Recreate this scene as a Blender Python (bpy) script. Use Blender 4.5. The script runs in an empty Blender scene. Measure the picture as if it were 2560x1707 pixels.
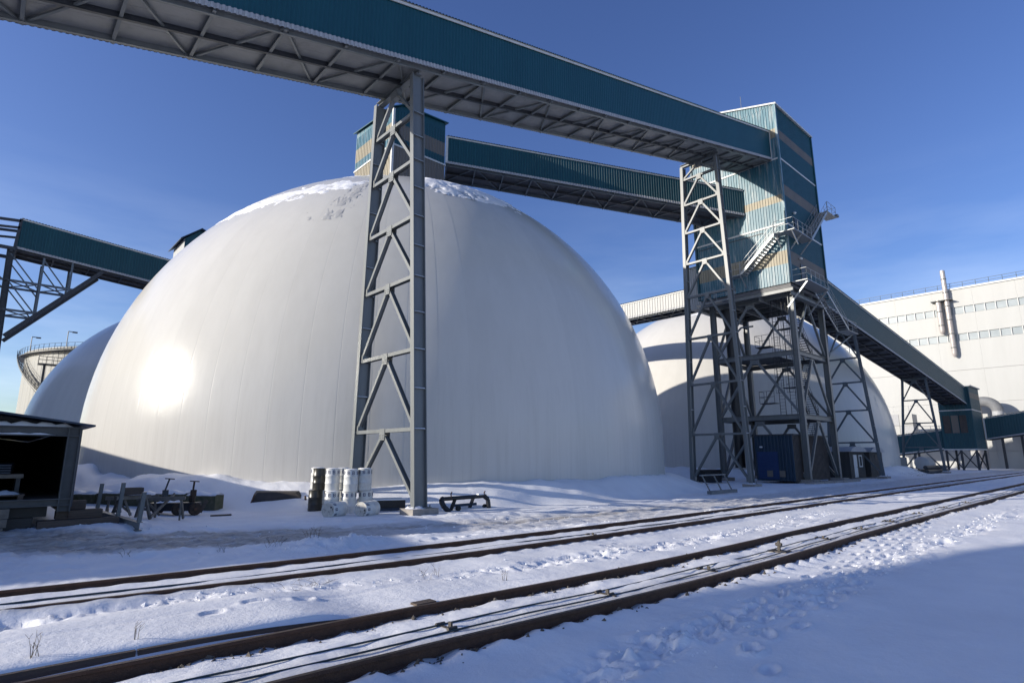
import bpy, math, random
import numpy as np
from mathutils import Vector, Matrix

random.seed(7)
R_ = math.radians
sc = bpy.context.scene
COL = sc.collection

# ------------------------------------------------------------------ camera
cam_d = bpy.data.cameras.new("camera")
cam = bpy.data.objects.new("camera", cam_d)
COL.objects.link(cam)
cam.location = (0, 0, 2.2)
cam.rotation_euler = (R_(90 + 11.35), 0, R_(47.6 - 90))
cam_d.sensor_width = 36
cam_d.lens = 1440 / 2560 * 36
cam_d.clip_start = 0.1
cam_d.clip_end = 3000
sc.camera = cam

# ------------------------------------------------------------------ world and sun
SUN_EL, SUN_AZ = 15.5, 151.0
w = bpy.data.worlds.new("World")
sc.world = w
w.use_nodes = True
nt = w.node_tree
nt.nodes.clear()
wo = nt.nodes.new("ShaderNodeOutputWorld")
bg = nt.nodes.new("ShaderNodeBackground")
sky = nt.nodes.new("ShaderNodeTexSky")
sky.sky_type = 'NISHITA'
sky.sun_disc = False
sky.sun_elevation = R_(SUN_EL)
sky.sun_rotation = R_(90 - SUN_AZ)
sky.altitude = 0
sky.air_density = 1.0
sky.dust_density = 0.8
sky.ozone_density = 4.0
bg.inputs[1].default_value = 0.123
# thin cirrus streaks low in the sky
tc = nt.nodes.new("ShaderNodeTexCoord")
mp = nt.nodes.new("ShaderNodeMapping")
mp.inputs['Scale'].default_value = (2.2, 2.2, 11)
mp.inputs['Rotation'].default_value = (0.16, 0.1, 0)
nz = nt.nodes.new("ShaderNodeTexNoise")
nz.inputs['Scale'].default_value = 1.15
nz.inputs['Detail'].default_value = 7
nz.inputs['Roughness'].default_value = 0.55
rp = nt.nodes.new("ShaderNodeValToRGB")
rp.color_ramp.elements[0].position = 0.44
rp.color_ramp.elements[1].position = 0.80
sx = nt.nodes.new("ShaderNodeSeparateXYZ")
el = nt.nodes.new("ShaderNodeMapRange")
el.inputs['From Min'].default_value = 0.02
el.inputs['From Max'].default_value = 0.42
el.inputs['To Min'].default_value = 0.36
el.inputs['To Max'].default_value = 0.0
mu = nt.nodes.new("ShaderNodeMath"); mu.operation = 'MULTIPLY'
mx = nt.nodes.new("ShaderNodeMix"); mx.data_type = 'RGBA'
mx.inputs['B'].default_value = (7.5, 8.2, 9.2, 1)
L = nt.links.new
L(tc.outputs['Generated'], mp.inputs['Vector']); L(mp.outputs[0], nz.inputs['Vector'])
L(nz.outputs['Fac'], rp.inputs[0]); L(tc.outputs['Generated'], sx.inputs[0])
L(sx.outputs['Z'], el.inputs['Value']); L(rp.outputs[0], mu.inputs[0]); L(el.outputs[0], mu.inputs[1])
L(mu.outputs[0], mx.inputs['Factor'])
hs = nt.nodes.new("ShaderNodeHueSaturation")   # colour rendition of the clear winter sky
hs.inputs['Hue'].default_value = 0.518
hs.inputs['Saturation'].default_value = 1.07
L(sky.outputs[0], hs.inputs['Color']); L(hs.outputs[0], mx.inputs['A'])
L(mx.outputs['Result'], bg.inputs[0]); L(bg.outputs[0], wo.inputs[0])

sun_d = bpy.data.lights.new("sun", 'SUN')
sun_d.energy = 4.0
sun_d.angle = R_(0.55)
sun_d.color = (1.0, 0.93, 0.82)
sun = bpy.data.objects.new("sun", sun_d)
COL.objects.link(sun)
sdir = Vector((math.cos(R_(SUN_EL)) * math.cos(R_(SUN_AZ)), math.cos(R_(SUN_EL)) * math.sin(R_(SUN_AZ)), math.sin(R_(SUN_EL))))
sun.rotation_euler = sdir.to_track_quat('Z', 'Y').to_euler()
sun.location = sdir * 200

sc.view_settings.view_transform = 'Standard'
sc.view_settings.look = 'None'
sc.view_settings.gamma = 1
sc.view_settings.exposure = 0.55

# ------------------------------------------------------------------ materials
def mat(name, col, rough=0.6, metal=0.0, col2=None, nscale=3.0, namt=0.5, streak=False, bump=0.0, bscale=20.0,
        spec=0.5, dirt=None, dscale=1.2, dlo=0.55, dhi=0.75, stretch=None):
    m = bpy.data.materials.new(name)
    m.use_nodes = True
    n = m.node_tree.nodes; l = m.node_tree.links.new
    b = n['Principled BSDF']
    b.inputs['Roughness'].default_value = rough
    b.inputs['Metallic'].default_value = metal
    b.inputs['Specular IOR Level'].default_value = spec
    col = tuple(col) + (1,)
    b.inputs['Base Color'].default_value = col
    tcn = n.new("ShaderNodeTexCoord")
    if col2 is not None:
        mpn = n.new("ShaderNodeMapping")
        mpn.inputs['Scale'].default_value = stretch or ((1, 1, 0.12) if streak else (1, 1, 1))
        a = n.new("ShaderNodeTexNoise"); a.inputs['Scale'].default_value = nscale
        a.inputs['Detail'].default_value = 6; a.inputs['Roughness'].default_value = 0.62
        r = n.new("ShaderNodeValToRGB")
        r.color_ramp.elements[0].position = 0.5 - namt * 0.35
        r.color_ramp.elements[1].position = 0.5 + namt * 0.35
        r.color_ramp.elements[0].color = col
        r.color_ramp.elements[1].color = tuple(col2) + (1,)
        l(tcn.outputs['Object'], mpn.inputs[0]); l(mpn.outputs[0], a.inputs['Vector']); l(a.outputs['Fac'], r.inputs[0])
        out = r.outputs[0]
        if dirt is not None:
            a2 = n.new("ShaderNodeTexNoise"); a2.inputs['Scale'].default_value = dscale; a2.inputs['Detail'].default_value = 9
            a2.inputs['Roughness'].default_value = 0.7
            r2 = n.new("ShaderNodeValToRGB"); r2.color_ramp.elements[0].position = dlo; r2.color_ramp.elements[1].position = dhi
            mxx = n.new("ShaderNodeMix"); mxx.data_type = 'RGBA'
            mxx.inputs['B'].default_value = tuple(dirt) + (1,)
            l(mpn.outputs[0], a2.inputs['Vector']); l(a2.outputs['Fac'], r2.inputs[0]); l(r2.outputs[0], mxx.inputs['Factor'])
            l(out, mxx.inputs['A']); out = mxx.outputs['Result']
        l(out, b.inputs['Base Color'])
    if bump > 0:
        a3 = n.new("ShaderNodeTexNoise"); a3.inputs['Scale'].default_value = bscale; a3.inputs['Detail'].default_value = 5
        bm = n.new("ShaderNodeBump"); bm.inputs['Strength'].default_value = bump; bm.inputs['Distance'].default_value = 0.02
        l(tcn.outputs['Object'], a3.inputs['Vector']); l(a3.outputs['Fac'], bm.inputs['Height']); l(bm.outputs[0], b.inputs['Normal'])
    return m

M = {}
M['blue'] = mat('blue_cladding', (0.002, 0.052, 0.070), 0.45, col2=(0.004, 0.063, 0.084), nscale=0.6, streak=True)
M['blue_sunlit_worn'] = mat('sunlit_worn_blue_cladding', (0.030, 0.120, 0.165), 0.42, col2=(0.06, 0.165, 0.21), nscale=1.1, namt=0.7, streak=True,
                     dirt=(0.40, 0.41, 0.40), dscale=3.2, dlo=0.50, dhi=0.74)  # sunlight painted into the blue for lit walls; pale streaks are weathering
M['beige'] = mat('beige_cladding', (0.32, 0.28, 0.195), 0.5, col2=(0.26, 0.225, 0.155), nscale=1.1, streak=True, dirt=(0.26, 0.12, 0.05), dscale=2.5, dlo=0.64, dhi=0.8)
M['dark_beige'] = mat('shaded_beige_cladding', (0.17, 0.145, 0.115), 0.5, col2=(0.13, 0.115, 0.10), nscale=1.0, streak=True)  # beige darkened as shade for walls away from the sun; also colours louvres
M['white_trim'] = mat('white_trim', (0.62, 0.62, 0.60), 0.5, col2=(0.50, 0.50, 0.48), nscale=4)
M['grey_trim'] = mat('grey_trim', (0.40, 0.41, 0.42), 0.55, col2=(0.33, 0.33, 0.34), nscale=4)
M['soffit'] = mat('soffit_sheet', (0.25, 0.252, 0.25), 0.5, col2=(0.20, 0.202, 0.20), nscale=1.5, dirt=(0.12, 0.12, 0.12), dscale=0.8, dlo=0.55, dhi=0.8)
M['steel'] = mat('grey_painted_steel', (0.165, 0.178, 0.178), 0.42, col2=(0.13, 0.14, 0.142), nscale=2.2, streak=True, dirt=(0.14, 0.12, 0.10), dscale=3.5, dlo=0.68, dhi=0.85)
M['steel_b'] = mat('blue_grey_steel', (0.115, 0.145, 0.165), 0.45, col2=(0.085, 0.105, 0.125), nscale=2.2, streak=True, dirt=(0.07, 0.05, 0.04), dscale=3, dlo=0.62, dhi=0.8)
M['steel_d'] = mat('dark_steel', (0.045, 0.05, 0.058), 0.5, col2=(0.03, 0.033, 0.038), nscale=4)
M['soffit_d'] = mat('dark_soffit', (0.11, 0.11, 0.115), 0.6, col2=(0.08, 0.08, 0.085), nscale=2)
M['galv'] = mat('galvanised_steel', (0.36, 0.37, 0.37), 0.4, 0.3, col2=(0.28, 0.29, 0.29), nscale=5)
M['white_sheet'] = mat('white_sheet', (0.43, 0.43, 0.415), 0.5, col2=(0.40, 0.40, 0.385), nscale=0.5, streak=True)
M['rust'] = mat('rusty_rail', (0.145, 0.070, 0.038), 0.8, col2=(0.065, 0.033, 0.021), nscale=9, namt=0.8, bump=0.5, bscale=60)
M['rail_top'] = mat('rail_head', (0.13, 0.085, 0.055), 0.5, 0.4, col2=(0.065, 0.042, 0.028), nscale=14)
M['rust_o'] = mat('orange_rust', (0.070, 0.040, 0.024), 0.8, col2=(0.035, 0.022, 0.015), nscale=8)
M['timber'] = mat('old_timber', (0.115, 0.085, 0.065), 0.85, col2=(0.065, 0.048, 0.038), nscale=6, stretch=(0.2, 3, 3), bump=0.5, bscale=30)
M['timber_g'] = mat('grey_timber', (0.20, 0.175, 0.145), 0.85, col2=(0.12, 0.105, 0.09), nscale=7, bump=0.4, bscale=30)
M['concrete'] = mat('concrete', (0.33, 0.30, 0.27), 0.9, col2=(0.23, 0.21, 0.19), nscale=6, bump=0.5, bscale=25)
M['sleeper'] = mat('sleeper', (0.10, 0.088, 0.075), 0.9, col2=(0.055, 0.048, 0.042), nscale=8, bump=0.5, bscale=40)
M['moss'] = mat('mossy_concrete', (0.14, 0.125, 0.085), 0.9, col2=(0.065, 0.07, 0.03), nscale=5, dirt=(0.03, 0.028, 0.02), dscale=3)
M['teal_rod'] = mat('teal_rod', (0.010, 0.038, 0.052), 0.45, col2=(0.02, 0.03, 0.036), nscale=8)
M['stone'] = mat('ballast_stone', (0.13, 0.11, 0.09), 0.9, col2=(0.045, 0.04, 0.035), nscale=4)
M['white_drum'] = mat('white_drum', (0.70, 0.70, 0.67), 0.4, col2=(0.60, 0.60, 0.56), nscale=6, dirt=(0.30, 0.26, 0.20), dscale=5, dlo=0.60, dhi=0.8)
M['drum_lid'] = mat('dirty_drum_lid', (0.60, 0.58, 0.52), 0.5, col2=(0.40, 0.37, 0.32), nscale=7, dirt=(0.05, 0.05, 0.06), dscale=7, dlo=0.56, dhi=0.66)
M['black_drum'] = mat('black_drum', (0.022, 0.021, 0.017), 0.35, col2=(0.045, 0.043, 0.035), nscale=7, namt=0.8)
M['navy'] = mat('navy_print', (0.012, 0.025, 0.10), 0.5)
M['tar_black'] = mat('black_paint', (0.012, 0.012, 0.014), 0.45, col2=(0.02, 0.02, 0.022), nscale=5)
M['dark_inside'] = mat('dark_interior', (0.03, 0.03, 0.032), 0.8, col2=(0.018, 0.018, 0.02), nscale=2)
M['navy_roof'] = mat('navy_sheet', (0.012, 0.028, 0.055), 0.45, col2=(0.018, 0.036, 0.066), nscale=2)
M['royal'] = mat('royal_blue_door', (0.005, 0.026, 0.10), 0.5, col2=(0.008, 0.034, 0.12), nscale=3)
M['shed_steel'] = mat('shed_steel', (0.085, 0.088, 0.088), 0.55, col2=(0.06, 0.062, 0.063), nscale=3)
M['cabin_blue'] = mat('cabin_blue', (0.004, 0.024, 0.05), 0.5, col2=(0.007, 0.032, 0.062), nscale=2, streak=True)
M['hut'] = mat('dark_hut_board', (0.055, 0.055, 0.052), 0.8, col2=(0.035, 0.035, 0.034), nscale=4, stretch=(1, 1, 0.2))
M['brown_sheet'] = mat('brown_sheet', (0.07, 0.055, 0.048), 0.7, col2=(0.04, 0.034, 0.03), nscale=2)
M['glass'] = mat('window_glass', (0.33, 0.365, 0.38), 0.35, col2=(0.25, 0.285, 0.30), nscale=0.35, spec=0.6)
M['duct'] = mat('duct_metal', (0.55, 0.50, 0.47), 0.35, 0.35, col2=(0.42, 0.37, 0.34), nscale=3)
M['dry'] = mat('dry_stem', (0.14, 0.11, 0.075), 0.9, col2=(0.07, 0.055, 0.04), nscale=20)
M['tank'] = mat('tank_sheet', (0.27, 0.27, 0.25), 0.6, col2=(0.22, 0.22, 0.205), nscale=0.5, streak=True)
M['rubber'] = mat('rubber', (0.02, 0.02, 0.02), 0.8)
M['lamp_white'] = mat('lamp_glass', (0.7, 0.7, 0.68), 0.3)

def snow_mat(name, dirty=False):
    m = bpy.data.materials.new(name); m.use_nodes = True
    n = m.node_tree.nodes; l = m.node_tree.links.new
    b = n['Principled BSDF']
    b.inputs['Roughness'].default_value = 0.62
    b.inputs['Specular IOR Level'].default_value = 0.35
    tcn = n.new("ShaderNodeTexCoord")
    a = n.new("ShaderNodeTexNoise"); a.inputs['Scale'].default_value = 0.7; a.inputs['Detail'].default_value = 8
    r = n.new("ShaderNodeValToRGB")
    r.color_ramp.elements[0].color = (0.80, 0.80, 0.815, 1); r.color_ramp.elements[1].color = (0.90, 0.90, 0.905, 1)
    r.color_ramp.elements[0].position = 0.3; r.color_ramp.elements[1].position = 0.7
    l(tcn.outputs['Object'], a.inputs['Vector']); l(a.outputs['Fac'], r.inputs[0])
    out = r.outputs[0]
    if dirty:
        at = n.new("ShaderNodeAttribute"); at.attribute_name = "dirt"
        d = n.new("ShaderNodeTexNoise"); d.inputs['Scale'].default_value = 2.6; d.inputs['Detail'].default_value = 10; d.inputs['Roughness'].default_value = 0.72
        mpn = n.new("ShaderNodeMapping"); mpn.inputs['Scale'].default_value = (0.35, 1.3, 1)
        dr = n.new("ShaderNodeValToRGB"); dr.color_ramp.elements[0].position = 0.20; dr.color_ramp.elements[1].position = 0.52
        mm = n.new("ShaderNodeMath"); mm.operation = 'MULTIPLY'
        mxx = n.new("ShaderNodeMix"); mxx.data_type = 'RGBA'
        dc = n.new("ShaderNodeValToRGB")
        dc.color_ramp.elements[0].color = (0.10, 0.08, 0.06, 1); dc.color_ramp.elements[1].color = (0.38, 0.34, 0.285, 1)
        dc.color_ramp.elements[0].position = 0.3; dc.color_ramp.elements[1].position = 0.62
        d2 = n.new("ShaderNodeTexNoise"); d2.inputs['Scale'].default_value = 7; d2.inputs['Detail'].default_value = 8
        l(mpn.outputs[0], d2.inputs['Vector']); l(d2.outputs['Fac'], dc.inputs[0]); l(dc.outputs[0], mxx.inputs['B'])
        l(tcn.outputs['Object'], mpn.inputs[0]); l(mpn.outputs[0], d.inputs['Vector']); l(d.outputs['Fac'], dr.inputs[0])
        l(dr.outputs[0], mm.inputs[0]); l(at.outputs['Fac'], mm.inputs[1]); l(mm.outputs[0], mxx.inputs['Factor'])
        l(out, mxx.inputs['A']); out = mxx.outputs['Result']
    l(out, b.inputs['Base Color'])
    a3 = n.new("ShaderNodeTexNoise"); a3.inputs['Scale'].default_value = 9; a3.inputs['Detail'].default_value = 10; a3.inputs['Roughness'].default_value = 0.65
    a4 = n.new("ShaderNodeTexNoise"); a4.inputs['Scale'].default_value = 70; a4.inputs['Detail'].default_value = 3
    ad = n.new("ShaderNodeMath"); ad.operation = 'MULTIPLY_ADD'; ad.inputs[1].default_value = 0.25
    bm = n.new("ShaderNodeBump"); bm.inputs['Strength'].default_value = 0.42; bm.inputs['Distance'].default_value = 0.04
    l(tcn.outputs['Object'], a3.inputs['Vector']); l(tcn.outputs['Object'], a4.inputs['Vector'])
    l(a4.outputs['Fac'], ad.inputs[0]); l(a3.outputs['Fac'], ad.inputs[2]); l(ad.outputs[0], bm.inputs['Height']); l(bm.outputs[0], b.inputs['Normal'])
    return m
M['ground'] = snow_mat('snow_with_slush', True)
M['snow'] = snow_mat('clean_snow')

def dome_mat():
    m = bpy.data.materials.new('dome_membrane'); m.use_nodes = True
    n = m.node_tree.nodes; l = m.node_tree.links.new
    b = n['Principled BSDF']
    b.inputs['Roughness'].default_value = 0.25
    b.inputs['Specular IOR Level'].default_value = 0.19
    g = n.new("ShaderNodeNewGeometry")
    mp1 = n.new("ShaderNodeMapping"); mp1.inputs['Scale'].default_value = (1, 1, 0.10)
    a = n.new("ShaderNodeTexNoise"); a.inputs['Scale'].default_value = 1.1; a.inputs['Detail'].default_value = 8; a.inputs['Roughness'].default_value = 0.7
    r = n.new("ShaderNodeValToRGB")
    r.color_ramp.elements[0].position = 0.25; r.color_ramp.elements[1].position = 0.66
    r.color_ramp.elements[0].color = (0.59, 0.575, 0.535, 1); r.color_ramp.elements[1].color = (0.63, 0.615, 0.575, 1)
    l(g.outputs['Position'], mp1.inputs[0]); l(mp1.outputs[0], a.inputs['Vector']); l(a.outputs['Fac'], r.inputs[0])
    oi = n.new("ShaderNodeObjectInfo"); orr = n.new("ShaderNodeMapRange"); orr.inputs['To Min'].default_value = 0.955; orr.inputs['To Max'].default_value = 1.0
    hv = n.new("ShaderNodeHueSaturation"); l(oi.outputs['Random'], orr.inputs['Value']); l(orr.outputs[0], hv.inputs['Value']); l(r.outputs[0], hv.inputs['Color'])
    # drip streaks rising from the foot of the wall
    sp = n.new("ShaderNodeSeparateXYZ"); l(g.outputs['Position'], sp.inputs[0])
    zr = n.new("ShaderNodeMapRange"); zr.inputs['From Min'].default_value = 0.5; zr.inputs['From Max'].default_value = 9.0; zr.inputs['To Min'].default_value = 0.30; zr.inputs['To Max'].default_value = 0.0
    l(sp.outputs['Z'], zr.inputs['Value'])
    mp2 = n.new("ShaderNodeMapping"); mp2.inputs['Scale'].default_value = (1, 1, 0.03)
    as_ = n.new("ShaderNodeTexNoise"); as_.inputs['Scale'].default_value = 4.5; as_.inputs['Detail'].default_value = 6; as_.inputs['Roughness'].default_value = 0.75
    rs = n.new("ShaderNodeValToRGB"); rs.color_ramp.elements[0].position = 0.48; rs.color_ramp.elements[1].position = 0.75
    ms = n.new("ShaderNodeMath"); ms.operation = 'MULTIPLY'; mxs = n.new("ShaderNodeMix"); mxs.data_type = 'RGBA'; mxs.inputs['B'].default_value = (0.33, 0.31, 0.27, 1)
    l(g.outputs['Position'], mp2.inputs[0]); l(mp2.outputs[0], as_.inputs['Vector']); l(as_.outputs['Fac'], rs.inputs[0]); l(rs.outputs[0], ms.inputs[0]); l(zr.outputs[0], ms.inputs[1])
    l(ms.outputs[0], mxs.inputs['Factor']); l(hv.outputs[0], mxs.inputs['A']); l(mxs.outputs['Result'], b.inputs['Base Color'])
    a2 = n.new("ShaderNodeTexNoise"); a2.inputs['Scale'].default_value = 0.42; a2.inputs['Detail'].default_value = 2; a2.inputs['Roughness'].default_value = 0.5
    a3 = n.new("ShaderNodeTexNoise"); a3.inputs['Scale'].default_value = 3.2; a3.inputs['Detail'].default_value = 6
    ad = n.new("ShaderNodeMath"); ad.operation = 'MULTIPLY_ADD'; ad.inputs[1].default_value = 0.012
    bm = n.new("ShaderNodeBump"); bm.inputs['Strength'].default_value = 0.2; bm.inputs['Distance'].default_value = 0.12
    l(g.outputs['Position'], a2.inputs['Vector']); l(g.outputs['Position'], a3.inputs['Vector'])
    l(a3.outputs['Fac'], ad.inputs[0]); l(a2.outputs['Fac'], ad.inputs[2]); l(ad.outputs[0], bm.inputs['Height']); l(bm.outputs[0], b.inputs['Normal'])
    rr = n.new("ShaderNodeMapRange"); rr.inputs['To Min'].default_value = 0.185; rr.inputs['To Max'].default_value = 0.225
    l(a3.outputs['Fac'], rr.inputs['Value']); l(rr.outputs[0], b.inputs['Roughness'])
    return m
M['dome'] = dome_mat()

# ------------------------------------------------------------------ mesh helpers
ORG = {}
def V(*a): return Vector(a)

class MB:
    def __init__(s): s.v = []; s.f = []
    def add(s, vs, fs):
        o = len(s.v); s.v += [tuple(x) for x in vs]; s.f += [tuple(o + i for i in f) for f in fs]
    def hexa(s, p):  # p: 8 points bottom 0-3 top 4-7 ccw
        s.add(p, [(3, 2, 1, 0), (4, 5, 6, 7), (0, 1, 5, 4), (1, 2, 6, 5), (2, 3, 7, 6), (3, 0, 4, 7)]); return s
    def box(s, x0, y0, z0, x1, y1, z1):
        s.hexa([(x0, y0, z0), (x1, y0, z0), (x1, y1, z0), (x0, y1, z0), (x0, y0, z1), (x1, y0, z1), (x1, y1, z1), (x0, y1, z1)])
        return s
    def frame(s, p0, p1, side):
        d = (p1 - p0).normalized(); a = side - d * side.dot(d)
        if a.length < 1e-5: a = V(1, 0.01, 0).cross(d)
        a.normalize(); b = d.cross(a); return d, a, b
    def beam(s, p0, p1, wa, wb, side=V(0, 0, 1)):
        p0 = Vector(p0); p1 = Vector(p1)
        d, a, b = s.frame(p0, p1, Vector(side)); a = a * wa / 2; b = b * wb / 2
        s.hexa([p0 - a - b, p0 + a - b, p0 + a + b, p0 - a + b, p1 - a - b, p1 + a - b, p1 + a + b, p1 - a + b]); return s
    def ibeam(s, p0, p1, side, depth, width, tf=0.03, tw=0.02):
        p0 = Vector(p0); p1 = Vector(p1)
        d, a, b = s.frame(p0, p1, Vector(side))
        h = depth / 2; q = width / 2; t = tw / 2
        prof = [(-h, -q), (-h, q), (-h + tf, q), (-h + tf, t), (h - tf, t), (h - tf, q), (h, q), (h, -q), (h - tf, -q), (h - tf, -t), (-h + tf, -t), (-h + tf, -q)]
        vs = [p0 + a * x + b * y for x, y in prof] + [p1 + a * x + b * y for x, y in prof]
        n = 12; fs = [(i, (i + 1) % n, n + (i + 1) % n, n + i) for i in range(n)]
        for o in (0, n):
            fs += [(o, o + 1, o + 2, o + 11), (o + 2, o + 3, o + 10, o + 11), (o + 3, o + 4, o + 9, o + 10), (o + 4, o + 5, o + 8, o + 9), (o + 5, o + 6, o + 7, o + 8)]
        s.add(vs, fs); return s
    def tube(s, p0, p1, r, n=8, r1=None):
        p0 = Vector(p0); p1 = Vector(p1); r1 = r if r1 is None else r1
        d, a, b = s.frame(p0, p1, V(0.3, 0.2, 1))
        vs = []
        for p, q in ((p0, r), (p1, r1)):
            vs += [p + a * math.cos(2 * math.pi * i / n) * q + b * math.sin(2 * math.pi * i / n) * q for i in range(n)]
        s.add(vs, [(i, (i + 1) % n, n + (i + 1) % n, n + i) for i in range(n)] + [tuple(range(n - 1, -1, -1)), tuple(range(n, 2 * n))]); return s
    def path(s, pts, r, n=6):
        for a, b in zip(pts[:-1], pts[1:]): s.tube(a, b, r, n)
        return s
    def quad(s, a, b, c, d): s.add([a, b, c, d], [(0, 1, 2, 3)]); return s
    def corr(s, a, b, c, d, nrm, pitch=0.25, depth=0.045):
        """corrugated quad, ribs run a->d, profile along a->b"""
        a, b, c, d = map(Vector, (a, b, c, d)); nrm = Vector(nrm).normalized()
        ln = (b - a).length; n = max(2, int(round(ln / pitch))); ts = []
        for i in range(n):
            ts += [((i + 0.0) / n, 0), ((i + 0.30) / n, 0), ((i + 0.45) / n, depth), ((i + 0.85) / n, depth)]
        ts.append((1.0, 0))
        vs = []
        for t, h in ts: vs += [a.lerp(b, t) + nrm * h, d.lerp(c, t) + nrm * h]
        s.add(vs, [(2 * i, 2 * i + 2, 2 * i + 3, 2 * i + 1) for i in range(len(ts) - 1)]); return s
    def lathe(s, prof, n=24, o=(0, 0, 0), axis='z'):
        vs = []
        for r, z in prof:
            for i in range(n):
                t = 2 * math.pi * i / n
                if axis == 'z': vs.append((o[0] + r * math.cos(t), o[1] + r * math.sin(t), o[2] + z))
                elif axis == 'x': vs.append((o[0] + z, o[1] + r * math.cos(t), o[2] + r * math.sin(t)))
                else: vs.append((o[0] + r * math.sin(t), o[1] + z, o[2] + r * math.cos(t)))
        fs = []
        for k in range(len(prof) - 1):
            for i in range(n): j = (i + 1) % n; fs.append((k * n + i, k * n + j, (k + 1) * n + j, (k + 1) * n + i))
        fs.append(tuple(range(n - 1, -1, -1))); fs.append(tuple((len(prof) - 1) * n + i for i in range(n)))
        s.add(vs, fs); return s
    def railing(s, pts, h=1.1, step=1.2, r=0.022):
        pts = [Vector(p) for p in pts]
        for a, b in zip(pts[:-1], pts[1:]):
            for q in (h, h * 0.52): s.tube(a + V(0, 0, q), b + V(0, 0, q), r, 5)
            n = max(1, int(round((b - a).length / step)))
            for i in range(n + 1): p = a.lerp(b, i / n); s.tube(p, p + V(0, 0, h), r, 5)
        return s
    def mesh(s, name, o=V(0, 0, 0)):
        me = bpy.data.meshes.new(name)
        me.from_pydata([(x - o[0], y - o[1], z - o[2]) for x, y, z in s.v], [], s.f)
        return me
    def build(s, name, m, parent=None, smooth=False, fix=True):
        o = ORG.get(parent.name, V(0, 0, 0)) if parent else V(0, 0, 0)
        me = s.mesh(name, o)
        if fix:
            import bmesh
            bm = bmesh.new(); bm.from_mesh(me); bmesh.ops.recalc_face_normals(bm, faces=bm.faces); bm.to_mesh(me); bm.free()
        me.materials.append(M[m] if isinstance(m, str) else m)
        if smooth:
            me.shade_smooth()
            if smooth is not True: me.set_sharp_from_angle(angle=R_(smooth))
        ob = bpy.data.objects.new(name, me); COL.objects.link(ob)
        if parent: ob.parent = parent
        ORG[ob.name] = o
        return ob

def inst(name, me, loc, parent=None, rot=(0, 0, 0)):
    ob = bpy.data.objects.new(name, me); COL.objects.link(ob)
    o = ORG.get(parent.name, V(0, 0, 0)) if parent else V(0, 0, 0)
    ob.location = Vector(loc) - o; ob.rotation_euler = rot
    if parent: ob.parent = parent
    ORG[ob.name] = Vector(loc)
    return ob

def tag(o, label, cat, group=None):
    o['label'] = label; o['category'] = cat
    if group: o['group'] = group
    return o
def thing(name, label, cat, loc, group=None):
    e = bpy.data.objects.new(name, None); COL.objects.link(e)
    e.location = loc; e.empty_display_size = 0.3
    ORG[e.name] = Vector(loc)
    return tag(e, label, cat, group)

# ------------------------------------------------------------------ noise in numpy
def vnoise(x, y, seed=0):
    xi = np.floor(x).astype(np.int64); yi = np.floor(y).astype(np.int64)
    xf = x - xi; yf = y - yi
    def h(a, b):
        n = (a * 374761393 + b * 668265263 + seed * 974634777) & 0xFFFFFFFF
        n = ((n ^ (n >> 13)) * 1274126177) & 0xFFFFFFFF
        return ((n ^ (n >> 16)) & 0xFFFF) / 65535.0
    u = xf * xf * xf * (xf * (xf * 6 - 15) + 10); v = yf * yf * yf * (yf * (yf * 6 - 15) + 10)
    return (h(xi, yi) * (1 - u) + h(xi + 1, yi) * u) * (1 - v) + (h(xi, yi + 1) * (1 - u) + h(xi + 1, yi + 1) * u) * v
def fbm(x, y, seed=0, oct=4, gain=0.5):
    t = 0; a = 1; s = 0
    for i in range(oct):
        t = t + a * (vnoise(x * 2 ** i, y * 2 ** i, seed + i * 17) - 0.5); s += a; a *= gain
    return t / s * 2
def sstep(a, b, x): t = np.clip((x - a) / (b - a), 0, 1); return t * t * (3 - 2 * t)
def smooth_interp(x, xs, ys):
    # monotone-ish cubic through the knots
    xs = np.array(xs, float); ys = np.array(ys, float); m = np.gradient(ys, xs)
    x = np.clip(x, xs[0], xs[-1]); i = np.clip(np.searchsorted(xs, x) - 1, 0, len(xs) - 2)
    h = xs[i + 1] - xs[i]; t = (x - xs[i]) / h
    return (2*t**3-3*t**2+1)*ys[i] + (t**3-2*t**2+t)*h*m[i] + (-2*t**3+3*t**2)*ys[i+1] + (t**3-t**2)*h*m[i+1]

def near_off(x): return smooth_interp(np.asarray(x, float), [-60, 0, 4, 8, 12, 18, 30, 50, 75, 250], [.16, .14, .05, -.14, -.19, -.05, .05, .14, .3, .5])
def far_off(x): return smooth_interp(np.asarray(x, float), [-60, 0, 3, 6, 14, 20, 32, 60, 113, 250], [.5, .36, .14, -.06, -.24, -.2, .0, .35, .7, 1.0])
NEAR = (5.84, 7.40); FAR = (10.83, 12.37)
DOMES = [(26.81, 44.07), (84.94, 44.38), (25.81, 99.42)]
DR, DZ = 22.3, 3.35
RAILZ = 0.12
def trail1(x): return smooth_interp(x, [-30, .5, 2.4, 3.5, 5, 6, 7.2, 8.5, 10.5, 14.5, 20, 28, 60], [10.7, 10.5, 10.38, 10.15, 9.9, 9.55, 9.25, 9.05, 8.85, 8.75, 9.0, 9.4, 9.6])
def roadc(x): return smooth_interp(x, [-40, 0, 4, 8, 12, 20, 40, 80, 200], [22.5, 20.2, 17.8, 16.9, 15.8, 15.2, 15.4, 16, 17])

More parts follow.
